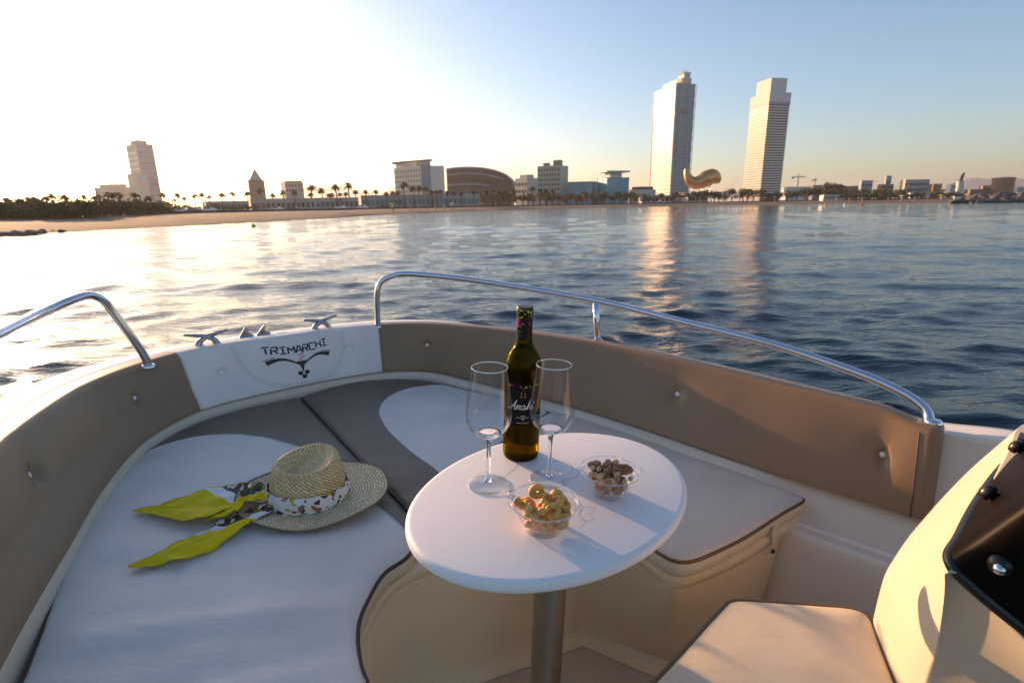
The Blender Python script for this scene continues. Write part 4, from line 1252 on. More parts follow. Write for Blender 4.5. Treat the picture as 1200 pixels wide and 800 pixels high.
for d, z in ((-4, -.5), (0, -.02), (2.5, .14), (9, .42), (22, .75), (40, .95), (75, 1.15)):
    rws.append([inland(p, d) + Vector((0, 0, z + (.10 * vn(p.x * .06, p.y * .06, d) if d > 2 else .03 * vn(p.x * .2, p.y * .2)))) for p in sh])
mb.add([p for r_ in rws for p in r_], [(i * n + j, (i + 1) * n + j, (i + 1) * n + j + 1, i * n + j + 1) for i in range(len(rws) - 1) for j in range(n - 1)])
single('sand_beach', mb, SAND, None, None, boat=False, kind='structure')
mb = MB(); rws = []
for d, z in ((74, 1.10), (100, 1.25), (300, 1.3), (6000, 1.4)): rws.append([inland(p, d) + Vector((0, 0, z)) for p in sh])
mb.add([p for r_ in rws for p in r_], [(i * n + j, (i + 1) * n + j, (i + 1) * n + j + 1, i * n + j + 1) for i in range(len(rws) - 1) for j in range(n - 1)])
single('ground', mb, MT['earth'], None, None, boat=False, kind='structure')

# hills
def hills(name, pts, Y, col, dep=900):
    k_ = mat('hill_' + name, col, 1.0, var=.15, vscale=.004)
    mb = MB(); P = [at(x, y, Y) for x, y in pts]; P = spline(P, 8); n = len(P)
    mb.grid(lambda u, v: Vector((P[min(n - 1, int(u * (n - 1) + .5))].x * (1 + v * .12), Y + dep * v, lerp(0, 1, smooth(1 - abs(v - .5) * 2)) * (P[min(n - 1, int(u * (n - 1) + .5))].z + 30 * vn(u * 18, v * 3)))), 120, 8)
    single('hills', mb, k_, None, None, boat=False, kind='structure')
hills('right', [(1080, 232), (1110, 219), (1130, 208), (1145, 205.5), (1160, 208), (1180, 204.5), (1205, 205), (1240, 208), (1300, 214)], 6000, (.10, .12, .15))
hills('left', [(300, 236), (330, 224), (360, 217), (385, 215.5), (400, 218), (430, 226), (455, 220), (480, 219), (520, 228), (560, 236)], 6500, (.12, .13, .15))

# --- building materials
mat('pale_stone', (.48, .43, .36), .85, var=.06, vscale=.2)
mat('white_wall', (.58, .54, .49), .8, var=.05, vscale=.3)
mat('concrete', (.40, .36, .32), .85, var=.08, vscale=.2)
mat('brown_wall', (.26, .17, .12), .85, var=.1, vscale=.2)
mat('brick_wall', (.34, .16, .09), .85, var=.12, vscale=.3)
mat('dark_wall', (.035, .038, .04), .6, var=.1, vscale=.2)
mat('grey_blue', (.24, .28, .32), .6, var=.05, vscale=.2)
mat('window_dark', (.03, .04, .05), .15)
mat('window_blue', (.005, .16, .24), .4)
mat('teal_glass', (.01, .30, .36), .4, var=.15, vscale=.25)
mat('frame_teal', (.12, .40, .42), .5)
mat('steel_white', (.15, .38, .45), .6)
mat('bronze', (.62, .27, .10), .38, metal=.9, var=.12, vscale=.5, bump=.5, bscale=1.2, bdist=.15)
mat('rock', (.12, .10, .085), .9, var=.35, vscale=.8)
mat('tank_red', (.38, .16, .09), .8, var=.12, vscale=.2)
mat('green_leaf', (.11, .10, .038), .75, var=.4, vscale=.9)
mat('dark_leaf', (.055, .062, .022), .75, var=.4, vscale=.9)
mat('palm_leaf', (.060, .065, .022), .6, var=.4, vscale=1.5)
mat('trunk', (.14, .095, .06), .9, var=.2, vscale=2)
mat('white_paint', (.75, .73, .70), .6)
mat('cloth_red', (.45, .06, .04), .8); mat('cloth_blue', (.06, .16, .36), .8); mat('cloth_yellow', (.65, .48, .06), .8); mat('skin', (.48, .28, .19), .7)
mat('car_white', (.75, .75, .76), .3, coat=.5); mat('car_dark', (.05, .05, .06), .3, coat=.5)
mat('gold_glazing', (.03, .028, .026), .42, coat=.03, spec=.22)
MT['gold_glazing'].node_tree.nodes['Principled BSDF'].inputs['Coat Roughness'].default_value = .2
MT['gold_glazing'].node_tree.nodes['Principled BSDF'].inputs['Coat IOR'].default_value = 1.5
def screen_facade():
    """pale glazed white facade panels with small window slots"""
    k = NB('hotel_facade'); b = k.b
    vec = k.coord('UV')
    br = k.n('TexBrick'); k.l(vec, br.inputs['Vector']); br.offset = 0; br.inputs['Scale'].default_value = 1; br.inputs['Brick Width'].default_value = 6.5; br.inputs['Row Height'].default_value = 4.6
    br.inputs['Mortar Size'].default_value = 1.05; br.inputs['Mortar Smooth'].default_value = .1
    br.inputs['Color1'].default_value = (.05, .055, .06, 1); br.inputs['Color2'].default_value = (.14, .13, .11, 1); br.inputs['Mortar'].default_value = (.46, .42, .36, 1)
    k.l(br.outputs['Color'], b.inputs['Base Color']); b.inputs['Roughness'].default_value = .6; b.inputs['Coat Weight'].default_value = .24; b.inputs['Coat Roughness'].default_value = .20; b.inputs['Coat IOR'].default_value = 1.6
    MT['hotel_facade'] = k.m
screen_facade()

def prism(mb, foot, z0, z1):
    n = len(foot); mb.add([(x, y, z0) for x, y in foot] + [(x, y, z1) for x, y in foot], [(i, (i + 1) % n, n + (i + 1) % n, n + i) for i in range(n)] + [tuple(range(n))[::-1], tuple(n + i for i in range(n))])
def footprint(pL, pC, pR, Y, dl, dr, yb=233):
    """plan of a block whose near edge stands at photo column pC, its left and right edges at pL and pR"""
    C_ = at(pC, yb, Y).xy; L_ = at(pL, yb, Y + dl).xy; R_ = at(pR, yb, Y + dr).xy
    return [L_, C_, R_, L_ + R_ - C_]
def height_at(px, py, Y): return at(px, py, Y).z
def centre(fp): return sum((Vector(p) for p in fp), Vector((0, 0))) / len(fp)

def block(name, label, cat, pL, pC, pR, ytop, Y, dl, dr, matn, z0=1.0, win=None, roof=None, group=None, winR=None, wmat='window_dark'):
    fp = footprint(pL, pC, pR, Y, dl, dr); zt = height_at(pC, ytop, Y)
    c = centre(fp); o = top(name, label, cat, (c.x, c.y, z0), boat=False, group=group)
    mb = MB(); prism(mb, fp, z0 - .5, zt); w_ = part('wall', mb, MT[matn], o, sm=False)
    if roof:
        inset, rh, rm = roof; mb = MB(); prism(mb, [c + (p - c) * inset for p in fp], zt, zt + rh); part('roof', mb, MT[rm], o, sm=False)
    def wins(a, b, spec):
        nx, nz, fw, fh, zlo = spec
        a, b = Vector(a), Vector(b); t = b - a; nn = Vector((t.y, -t.x)).normalized()
        if nn.dot(a) > 0: nn = -nn
        L = t.length; ang = math.atan2(t.y, t.x)
        cw, chh_ = L / nx, (zt - zlo) / (nz + .35)
        wb = MB(); wb.box((0, 0, 0), (cw * fw, .30, chh_ * fh)); me = wb.mesh('window', MT[wmat], False)
        for i in range(nx):
            for j in range(nz):
                q = a + t * ((i + .5) / nx) + nn * .06
                wo = bpy.data.objects.new('window', me); COL.objects.link(wo); wo.parent = o
                wo.location = (q.x - c.x, q.y - c.y, zlo + chh_ * (j + .5) - z0); wo.rotation_euler = (0, 0, ang)
    if win: wins(fp[0], fp[1], win)
    if winR: wins(fp[1], fp[2], winR)
    return o, fp, zt, w_

# --- the lattice clad hotel tower
def hotel_tower():
    Y = 640; fp = footprint(760.5, 785.5, 807, Y, 52, 7); zt = height_at(786, 97.5, Y) ; c = centre(fp)
    o = top('lattice_tower', 'tall slender blue glass tower with white lattice frame and bright sunlit left side', 'skyscraper', (c.x, c.y, 1), boat=False)
    mb = MB(); prism(mb, [c + (p - c) * .97 for p in fp], 0, zt); part('core', mb, MT['window_blue'], o, sm=False)
    L_, C_, R_ = [Vector(p) for p in fp[:3]]
    t1 = (C_ - L_); n1 = Vector((t1.y, -t1.x)).normalized(); n1 = n1 if n1.dot(C_) < 0 else -n1
    mb = MB(); wd_ = t1.length
    mb.grid(lambda u, v: Vector((*(L_ + t1 * u + n1 * .4), lerp(1, zt, v))), 1, 1, uv=lambda u, v: (u * wd_, v * zt)); part('facade_panel', mb, MT['hotel_facade'], o, sm=False)
    # lit white vertical bands on the left face
    for u0, u1 in ((0, .03), (.97, 1.0)):
        mb = MB(); a, b = L_ + t1 * u0, L_ + t1 * u1; prism(mb, [a + n1 * .3, b + n1 * .3, b + n1 * 1.0, a + n1 * 1.0], 1, zt); part('facade_fin', mb, MT['white_wall'], o, sm=False)
    t2 = R_ - C_; n2 = Vector((t2.y, -t2.x)).normalized(); n2 = n2 if n2.dot(C_) < 0 else -n2
    W2 = t2.length
    P2 = lambda s_, z, off=.9: Vector((*(C_ + t2 * s_ + n2 * off), z))
    for s_ in (0, .27, .70, 1.0):
        mb = MB(); mb.tube([P2(s_, 1), P2(s_, zt + (0 if s_ < 1 else -2))], .30, 4); part('column', mb, MT['steel_white'], o, sm=False)
    nb_ = 11; bh = (zt - 3) / nb_
    brc = MB()
    for sa, sb_ in ((0, .27), (.70, 1.0)):
        xb = MB(); a = P2(sa, 0) ; b = P2(sb_, 0); base = Vector((c.x, c.y, 1))
        xb.tube([a - base + Vector((0, 0, 0)), b - base + Vector((0, 0, bh))], .17, 4); xb.tube([b - base, a - base + Vector((0, 0, bh))], .17, 4); xb.tube([a - base, b - base], .28, 4)
        me = xb.mesh('cross_brace', MT['steel_white'], False)
        for k_ in range(nb_):
            q = bpy.data.objects.new('cross_brace', me); COL.objects.link(q); q.parent = o; q.location = (0, 0, 3 + k_ * bh)
    fb = MB(); base = Vector((c.x, c.y, 1)); fb.tube([P2(.27, 0, .6) - base, P2(.70, 0, .6) - base], .20, 4); me = fb.mesh('floor_beam', MT['steel_white'], False)
    for k_ in range(33):
        if k_ in (24, 25): continue
        q = bpy.data.objects.new('floor_beam', me); COL.objects.link(q); q.parent = o; q.location = (0, 0, 3 + k_ * (zt - 4) / 33)
    mb = MB(); a = C_ + t2 * .28 + n2 * .5; b = C_ + t2 * .69 + n2 * .5; zz = zt * .765; prism(mb, [a, b, b + n2 * .5, a + n2 * .5], zz, zz + 3.4); part('open_storey', mb, MT['window_dark'], o, sm=False)
    # crown
    for s0, s1, za, zb, mm in ((.30, .80, 0, 6, 'concrete'), (.40, .72, 6, 11, 'steel_white'), (.36, .76, 11, 12.2, 'concrete')):
        mb = MB(); q0 = C_ + t2 * s0; q1 = C_ + t2 * s1; dd = -n2 * 14; prism(mb, [q0 - n2 * 2, q1 - n2 * 2, q1 + dd, q0 + dd], zt + za, zt + zb); part('roof_housing', mb, MT[mm], o, sm=False)
    mb = MB(); q0 = L_ + (C_ - L_) * .45; q1 = C_; prism(mb, [q0, q1, q1 - n2 * 10, q0 - n2 * 3], zt - .01, zt + 4); part('roof_housing', mb, MT['steel_white'], o, sm=False)
    for s_ in (.45, .55, .66):
        mb = MB(); mb.tube([P2(s_, zt + 12, -6), P2(s_, zt + 15, -6)], .4, 5); part('roof_mast', mb, MT['steel_white'], o)
hotel_tower()

# --- the banded office tower
def banded_tower():
    Y = 510; fp = footprint(869, 890, 914, Y, 27, 4.5); zt = height_at(893, 108, Y); c = centre(fp)
    o = top('banded_tower', 'tall office tower with horizontal white bands and white box on its roof', 'skyscraper', (c.x, c.y, 1), boat=False)
    mb = MB(); prism(mb, [c + (p - c) * .955 for p in fp], 0, zt - 1); part('glazing', mb, MT['gold_glazing'], o, sm=False)
    base = Vector((c.x, c.y, 0)); fpl = [(p - c) for p in fp]
    nfl = 37; ph = (zt - 12) / nfl
    mb = MB(); prism(mb, fpl, 0, ph * .52)
    me = mb.mesh('spandrel_band', MT['white_wall'], False)
    for k_ in range(nfl):
        q = bpy.data.objects.new('spandrel_band', me); COL.objects.link(q); q.parent = o; q.location = (0, 0, 3 + k_ * ph)
    mb = MB(); prism(mb, fp, zt - 8, zt); part('parapet', mb, MT['white_wall'], o, sm=False)
    mb = MB(); prism(mb, [c + (p - c) * 1.004 for p in fp], zt - 10.4, zt - 8); part('louvre_band', mb, MT['grey_blue'], o, sm=False)
    zr = height_at(903, 90, Y); mb = MB(); prism(mb, [c + (p - c) * .74 for p in fp], zt, zr); part('roof_box', mb, MT['white_wall'], o, sm=False)
    L_, C_, R_ = fp[:3]
    t = (C_ - L_); n_ = Vector((t.y, -t.x)).normalized(); n_ = n_ if n_.dot(C_) < 0 else -n_
banded_tower()

# --- sculpture: plain curved golden canopy
def sculpture():
    P0 = at(822, 232, 470)
    o = top('golden_sculpture', 'giant curved golden metal sculpture in front of the lattice tower', 'sculpture', (P0.x, P0.y, 1), boat=False)
    key = [(804, 197.5, 1.2), (805, 204, 2.6), (808, 210.5, 4.2), (813, 214, 5.2), (820, 213.5, 5.8), (828, 209.5, 7.0), (835, 207, 6.4), (839.5, 210, 4.4), (840.5, 215, 2.0)]
    P = spline([at(x, y, 470) for x, y, r_ in key], 8); rs = [key[min(len(key) - 1, i // 8)][2] * (1 - (i % 8) / 8) + key[min(len(key) - 1, i // 8 + 1)][2] * (i % 8) / 8 for i in range(len(P))]
    mb = MB(); mb.tube(P, rs, 18)
    part('canopy', mb, MT['bronze'], o)
    for x in (812, 822, 832):
        mb = MB(); a = at(x, 214, 470); mb.tube([a, Vector((a.x + 2, a.y, 1))], .35, 6); part('support', mb, MT['steel'], o)
    mb = MB(); a = at(798, 220, 468); b = at(850, 220, 468); mb.box(((a.x + b.x) / 2, 468, 7), (b.x - a.x, 20, 5)); part('base_hall', mb, MT['white_wall'], o, sm=False)
sculpture()

# --- left: hazy tower group
def left_tower():
    Y = 560
    fp = footprint(160, 172, 191, Y, 18, 10, 238); zt = height_at(168, 168, Y); c = centre(fp)
    o = top('office_tower', 'pale hazy stepped tower on the far left of the skyline', 'skyscraper', (c.x, c.y, 1), boat=False)
    mb = MB(); prism(mb, fp, 0, zt); part('wall', mb, MT['grey_blue'], o, sm=False)
    fp2 = footprint(155, 164, 178, Y - 14, 16, 8, 238); mb = MB(); prism(mb, fp2, 0, height_at(160, 204, Y)); part('lower_wing', mb, MT['pale_stone'], o, sm=False)
    mb = MB(); prism(mb, [c + (p - c) * .6 for p in fp], zt, zt + 4); part('roof_box', mb, MT['pale_stone'], o, sm=False)
    for k_ in range(10):
        mb = MB(); z = 12 + k_ * (zt - 16) / 10; prism(mb, [c + (p - c) * 1.012 for p in fp], z, z + 1.6); part('window_band', mb, MT['window_blue'], o, sm=False)
left_tower()
block('low_block', 'low pale hazy building left of the stepped tower', 'building', 113, 135, 158, 219, 560, 14, 8, 'pale_stone', roof=(.7, 3, 'pale_stone'))
# spired tower
def spire():
    P = at(303, 234, 380); o = top('clock_tower', 'square stone tower with steep pointed roof left of the flat grey block', 'tower', (P.x, P.y, 1), boat=False)
    w_ = (at(309, 234, 380).x - at(296, 234, 380).x) / 2; z1, z2 = at(303, 211, 380).z, at(303, 197, 380).z
    mb = MB(); mb.box((P.x, P.y, z1 / 2), (w_ * 2, w_ * 2, z1)); part('wall', mb, MT['brown_wall'], o, sm=False)
    mb = MB(); mb.add([(P.x - w_ * .8, P.y - w_ * .8, z1), (P.x + w_ * .8, P.y - w_ * .8, z1), (P.x + w_ * .8, P.y + w_ * .8, z1), (P.x - w_ * .8, P.y + w_ * .8, z1), (P.x, P.y, z2)] , [(0, 1, 4), (1, 2, 4), (2, 3, 4), (3, 0, 4)]); part('roof', mb, MT['concrete'], o, sm=False)
    mb = MB(); mb.tube([(P.x, P.y, z2 - 1), (P.x, P.y, z2 + 2.5)], .15, 5); part('finial', mb, MT['dark_wall'], o)
spire()
block('grey_block', 'flat grey block between the spired tower and the palms', 'building', 331, 336, 357, 213, 420, 10, 4, 'concrete', roof=(.9, .8, 'dark_wall'), winR=(6, 2, .6, .5, 14))
block('seafront_building', 'long low pale seafront building behind the palms at left', 'building', 236, 240, 290, 236, 190, 8, 3, 'concrete', winR=(12, 1, .6, .4, 2))
block('seafront_building', 'long low arcaded seafront building below the spired tower', 'building', 291, 293, 420, 233, 215, 8, 8, 'concrete', winR=(22, 1, .6, .6, 1.6))
block('seafront_building', 'long low seafront building running right to the pale hotel', 'building', 421, 423, 562, 229, 235, 8, 8, 'concrete', winR=(26, 1, .55, .6, 1.8), wmat='window_blue')
# pale hotel block with dark roof slab
h_, fp, zt, _ = block('hotel', 'pale hotel block with dark flat roof slab and blue glass stair tower', 'hotel', 464, 495, 522, 194, 430, 26, 6, 'white_wall', win=(10, 7, .5, .5, 4))
def slab(o, pts, z0, z1, m, nme):
    mb = MB(); prism(mb, pts, z0, z1); part(nme, mb, MT[m], o, sm=False)
L_, C_, R_ = fp[:3]
slab(h_, [L_ - (C_ - L_) * .05, C_ + (R_ - C_) * .5, C_ + (R_ - C_) * .5 + (L_ - C_), L_ + (L_ - C_) * .05 + (R_ - C_) * .5], zt + 3.2, zt + 5, 'dark_wall', 'roof_slab')
slab(h_, [C_ + (L_ - C_) * .12, C_ + (R_ - C_) * .42, C_ + (R_ - C_) * .42 + (L_ - C_) * .9, L_ + (R_ - C_) * .1], zt, zt + 3.2, 'concrete', 'penthouse')
nn_ = Vector(((R_ - C_).y, -(R_ - C_).x)).normalized(); nn_ = nn_ if nn_.dot(C_) < 0 else -nn_
slab(h_, [C_ + (R_ - C_) * .02 + nn_ * .4, C_ + (R_ - C_) * .40 + nn_ * .4, C_ + (R_ - C_) * .40 - nn_, C_ + (R_ - C_) * .02 - nn_], 5, zt + .5, 'window_blue', 'glass_stair')
# dark curved building
def curved():
    P0 = at(562, 233, 470); o = top('curved_building', 'long dark building with sloping curved roof right of the pale hotel', 'building', (P0.x, P0.y, 1), boat=False)
    prof = [(523, 198), (535, 196.5), (548, 196), (562, 196.5), (575, 198.5), (587, 202), (596, 207), (601, 216), (602.5, 234)]
    T_ = spline([at(x, y, 470) for x, y in prof], 6); n = len(T_); mb = MB()
    vs = [Vector((p.x, 470, 0)) for p in T_] + list(T_) + [p + Vector((4, 30, -1)) for p in T_]
    mb.add(vs, [(i, i + 1, n + i + 1, n + i) for i in range(n - 1)] + [(n + i, n + i + 1, 2 * n + i + 1, 2 * n + i) for i in range(n - 1)])
    mb.add([vs[0], vs[n], vs[2 * n], (vs[2 * n].x, vs[2 * n].y, 0)], [(0, 1, 2, 3)])
    part('wall', mb, MT['dark_wall'], o, sm=False)
    for dz, mm in ((-.5, 'grey_blue'), (-5.5, 'grey_blue'), (-10, 'window_dark'), (-14, 'grey_blue')):
        mb = MB(); mb.tube([p + Vector((0, -.6, dz)) for p in T_[:38 + int(dz)]], .9, 5); part('roof_band', mb, MT[mm], o)
curved()
block('office_block', 'small cream office block left of the tall concrete block', 'building', 604, 618, 631, 208.5, 400, 10, 6, 'pale_stone', win=(4, 3, .6, .4, 4), roof=(.6, 2.5, 'pale_stone'))
b_, fp, zt, _ = block('concrete_block', 'tall concrete office block with rows of windows and two roof boxes', 'building', 630, 656, 665.5, 193.5, 430, 10, 14, 'concrete', win=(8, 7, .55, .45, 4), wmat='window_dark')
c = centre(fp); slab(b_, [c + (p - c) * .3 + Vector((4, 0)) for p in fp], zt, zt + 4.5, 'brown_wall', 'roof_box'); slab(b_, [c + (p - c) * .22 - Vector((5, 0)) for p in fp], zt, zt + 2.5, 'brown_wall', 'roof_box')
def teal(name, lab, pL, pC, pR, yt, Y, dl, dr, roof=None):
    o, fp, zt, _ = block(name, lab, 'building', pL, pC, pR, yt, Y, dl, dr, 'teal_glass')
    for a, b in ((fp[0], fp[1]), (fp[1], fp[2])):
        t = b - a; n = max(2, int(t.length / 6)); nn = Vector((t.y, -t.x)).normalized(); nn = nn if nn.dot(a) < 0 else -nn
        for i in range(n + 1):
            q = a + t * (i / n) + nn * .2; mb = MB(); mb.tube([(q.x, q.y, 1), (q.x, q.y, zt)], .22, 4); part('mullion', mb, MT['frame_teal'], o)
        for zz in (zt * .5, zt * .98):
            mb = MB(); mb.tube([(*(a + nn * .2), zz), (*(b + nn * .2), zz)], .25, 4); part('transom', mb, MT['frame_teal'], o)
    return o, fp, zt
teal('glass_building', 'low teal glass building beside the tall concrete block', 665.5, 693, 702, 212.5, 430, 4, 12)
o_, fp, zt = teal('glass_building', 'teal glass building with a floating white roof', 700, 711, 736, 208, 420, 16, 5)
c = centre(fp); slab(o_, [c + (p - c) * .55 for p in fp], zt, zt + 4, 'white_wall', 'upper_floor'); slab(o_, [c + (p - c) * 1.08 for p in fp], zt + 4, zt + 5, 'steel_white', 'roof_canopy')
block('pavilion', 'low stone pavilion left of the lattice tower', 'building', 737, 750, 768, 222, 400, 10, 6, 'pale_stone', roof=(.8, 2, 'dark_wall'))
block('beach_house', 'low white beach house below the golden sculpture', 'building', 800, 806, 829, 228, 320, 6, 4, 'white_wall', winR=(5, 1, .6, .5, 1.5))
block('beach_house', 'small white beach house below the teal buildings', 'building', 748, 752, 790, 229, 330, 6, 4, 'white_wall', winR=(7, 1, .6, .5, 1.5))
# right hand skyline
rb = [(915, 920, 948, 219, 'white_wall', 'low white building right of the banded tower'), (947, 951, 976, 217, 'brown_wall', 'low terracotta building under the crane'), (989, 995, 1006, 218, 'brick_wall', 'small brick building left of the grey slab block'),
      (1004, 1007, 1020, 211.5, 'grey_blue', 'grey slab block on the right skyline'), (1026, 1031, 1045, 216, 'brown_wall', 'brown block at the foot of the small blue tower'), (1033, 1035, 1041, 206, 'grey_blue', 'small blue tower on the right skyline'),
      (1052, 1058, 1086, 210.5, 'concrete', 'wide grey block left of the tall statue'), (1086, 1091, 1101, 215.5, 'brick_wall', 'small orange building left of the tall statue'), (1109, 1112, 1127, 215.5, 'white_wall', 'white block behind the tall statue'),
      (1145, 1149, 1160, 217.5, 'brick_wall', 'low brick building left of the round tank'), (1185, 1190, 1203, 219, 'pale_stone', 'ochre building at the right edge of the skyline'), (1128, 1135, 1182, 222, 'brown_wall', 'long brown warehouse in front of the round tank'),
      (960, 965, 1000, 228.5, 'white_wall', 'low white beach pavilion right of the banded tower'), (1063, 1066, 1090, 226, 'white_wall', 'low white beach bar in front of the wide grey block')]
for i, (a, b, c_, yt, mm, lab) in enumerate(rb):
    near = yt > 225; block('city_building', lab, 'building', a, b, c_, yt, 240 if near else 430 + (i % 3) * 25 - (80 if 'warehouse' in lab else 0), 8, 3, mm, winR=(max(2, (c_ - b) // 3), 1 if near or yt > 216 else 2, .55, .4, 2.0 if near else 6), win=None, group=None)
def tank():
    P = at(1173, 226, 400); o = top('round_tank', 'round brick red tank on the right skyline', 'tank', (P.x, P.y, 1), boat=False)
    r_ = 9.5 / F_PX * 400 * 1.05; z = at(1173, 208.5, 400).z
    mb = MB(); mb.lathe([(r_ * .97, 0), (r_, z * .5), (r_ * .98, z - 1.2), (r_ * 1.03, z - 1.2), (r_ * 1.03, z), (0, z + .6)], 32, (P.x, P.y, 0)); part('wall', mb, MT['tank_red'], o, ang=40)
    mb = MB(); mb.lathe([(r_ * 1.01, z * .62), (r_ * 1.02, z * .62 + .8)], 32, (P.x, P.y, 0)); part('band', mb, MT['brown_wall'], o)
tank()
def crane(px, yt, x0, x1, lab, Y=520):
    P = at(px, 232, Y); zt = at(px, yt, Y).z; a = at(x0, yt + 1, Y); b = at(x1, yt + .5, Y)
    o = top('tower_crane', lab, 'crane', (P.x, P.y, 1), boat=False)
    mb = MB(); mb.tube([(P.x, P.y, 1), (P.x, P.y, zt + 2)], .5, 4); part('mast', mb, MT['concrete'], o)
    mb = MB(); mb.tube([(a.x, P.y, zt), (b.x, P.y, zt)], .4, 4); part('jib', mb, MT['concrete'], o)
    mb = MB(); mb.tube([(b.x - 4, P.y, zt + .3), (P.x, P.y, zt + 2.4), (a.x + 2, P.y, zt + .3)], .12, 4); part('stay', mb, MT['concrete'], o)
    mb = MB(); mb.box((a.x + 1, P.y, zt - .8), (1.6, 1, 1.6)); part('counterweight', mb, MT['concrete'], o, sm=False)
crane(933, 207.5, 928, 944, 'thin tower crane just right of the banded tower'); crane(953, 211, 951, 958, 'smaller crane further right of the banded tower', 600)
def statue():
    P = at(1122, 230, 330); o = top('statue', 'tall dark winged figure on a white column at the right', 'statue', (P.x, P.y, 1), boat=False)
    z0 = at(1123, 214, 330).z; z1 = at(1126, 202, 330).z
    mb = MB(); mb.lathe([(3.2, 0), (3.0, 2), (1.8, 3), (1.5, z0 * .6), (1.9, z0 - .4), (2.2, z0 - .2), (2.2, z0), (0, z0)], 16, (P.x, P.y, 1)); part('column', mb, MT['white_wall'], o, ang=40)
    h_ = z1 - z0; mb = MB()
    mb.tube([(P.x, P.y, z0), (P.x + .2, P.y, z0 + h_ * .3), (P.x + .7, P.y, z0 + h_ * .6), (P.x + 1.2, P.y, z0 + h_ * .75)], [1.1, .8, .9, .35], 10); mb.sphere((P.x + 1.3, P.y, z0 + h_ * .84), .45, 8); part('figure', mb, MT['dark_wall'], o)
    mb = MB(); mb.tube([(P.x + .3, P.y + .2, z0 + h_ * .45), (P.x + 1.2, P.y + .2, z0 + h_ * .8), (P.x + 2.1, P.y + .2, z0 + h_)], [.9, .7, .1], 8); part('wing', mb, MT['dark_wall'], o)
statue()

# breakwater rocks on the right
rn = random.Random(3)
rk = []
for s_ in range(5):
    mb = MB(); mb.sphere((0, 0, 0), 1, 9)
    for v in mb.v: v *= 1 + .28 * vn(v.x * 1.4 + s_ * 5, v.y * 1.4, v.z * 1.4)
    rk.append(mb.mesh('rock', MT['rock'], False))
for i in range(150):
    px = rn.uniform(1115, 1215); Y = rn.uniform(141, 156); p = at(px, 235, Y); h_ = smooth((px - 1112) / 45) * 1.3
    o = bpy.data.objects.new('rock', rn.choice(rk)); COL.objects.link(o); o.location = (p.x, p.y, rn.uniform(-.3, .5) + (Y - 141) / 15 * h_ * 1.3); q = rn.uniform(.6, 1.25)
    o.scale = (q * 1.25, q, q * .75); o.rotation_euler = (rn.uniform(-.4, .4), rn.uniform(-.4, .4), rn.uniform(0, 6)); tag(o, 'dark rough rock piled in the breakwater at the right', 'rock', 'rocks of the breakwater')
for i in range(34):
    j = rn.uniform(0, 1); p = at(-10 + 85 * j, 250, 35 + 8 * j + rn.uniform(-.5, 3.5))
    o = bpy.data.objects.new('rock', rn.choice(rk)); COL.objects.link(o); q = rn.uniform(.10, .34)
    o.location = (p.x, p.y, .06 + q * .2); o.scale = (q * 1.3, q, q * .6); o.rotation_euler = (rn.uniform(-.3, .3), rn.uniform(-.3, .3), rn.uniform(0, 6)); tag(o, 'small dark rock lying at the waterline of the left beach', 'rock', 'rocks at the left waterline')
# white sign board at the end of the beach
P = at(1121, 237, 142); o = top('sign_board', 'white and pink board standing at the end of the breakwater', 'sign', (P.x, P.y, .3), boat=False)
mb = MB(); mb.box((P.x, P.y, 1.1), (1.9, .2, 1.3)); part('panel', mb, MT['white_paint'], o, sm=False); mb = MB(); mb.box((P.x - .5, P.y - .12, .75), (.9, .06, .5)); part('print', mb, MT['cloth_red'], o, sm=False)
for dx in (-.8, .8):
    mb = MB(); mb.tube([(P.x + dx, P.y, -.2), (P.x + dx, P.y, .5)], .06, 6); part('post', mb, MT['concrete'], o)

# --- palms
def palm_mesh(seed):
    rn = random.Random(seed)
    tr = MB(); lean = rn.uniform(-.5, .5)
    tr.tube([(0, 0, -.5), (lean * .15, 0, 3), (lean * .5, 0, 6.5), (lean, 0, 9.4)], [.26, .2, .17, .16], 7)
    cr_ = MB(); c = Vector((lean, 0, 9.4))
    for i in range(34):
        a = rn.uniform(0, 2 * PI); el = rn.uniform(-.75, 1.25); L = rn.uniform(1.5, 2.1)
        d = Vector((math.cos(a) * math.cos(el), math.sin(a) * math.cos(el), math.sin(el))); side = d.cross(Vector((0, 0, 1))).normalized()
        pts = []
        for k_ in range(5):
            t = k_ / 4; p = c + d * L * t - Vector((0, 0, .85 * t * t * L * .55)); w_ = (.10, .34, .42, .30, .03)[k_]
            pts += [p + side * w_ + Vector((0, 0, -.10 * w_)), p, p - side * w_ + Vector((0, 0, -.10 * w_))]
        cr_.add(pts, [q for k_ in range(4) for q in ((3 * k_, 3 * k_ + 1, 3 * k_ + 4, 3 * k_ + 3), (3 * k_ + 1, 3 * k_ + 2, 3 * k_ + 5, 3 * k_ + 4))])
    return tr.mesh('trunk', MT['trunk']), cr_.mesh('crown', MT['palm_leaf'], False)
pms = [palm_mesh(s) for s in range(4)]
plabel = 'tall slender palm on the seafront promenade with a round feathery crown'
PALMS = []
def palm(px, ytop, Y, scx=1.0, gz=.9):
    h_ = at(px, ytop, Y).z - gz; s_ = h_ / 10.6
    p = at(px, 240, Y); tr, cr_ = rn.choice(pms)
    o = top('palm_tree', plabel, 'palm tree', (p.x, p.y, gz), boat=False, group='palms along the seafront promenade')
    PALMS.append((px, o)); wv = s_ * scx
    o.scale = (wv, wv, s_)
    o.rotation_euler = (0, 0, rn.uniform(0, 6))
    for nme, me in (('trunk', tr), ('crown', cr_)):
        q = bpy.data.objects.new(nme, me); COL.objects.link(q); q.parent = o
rn = random.Random(21)
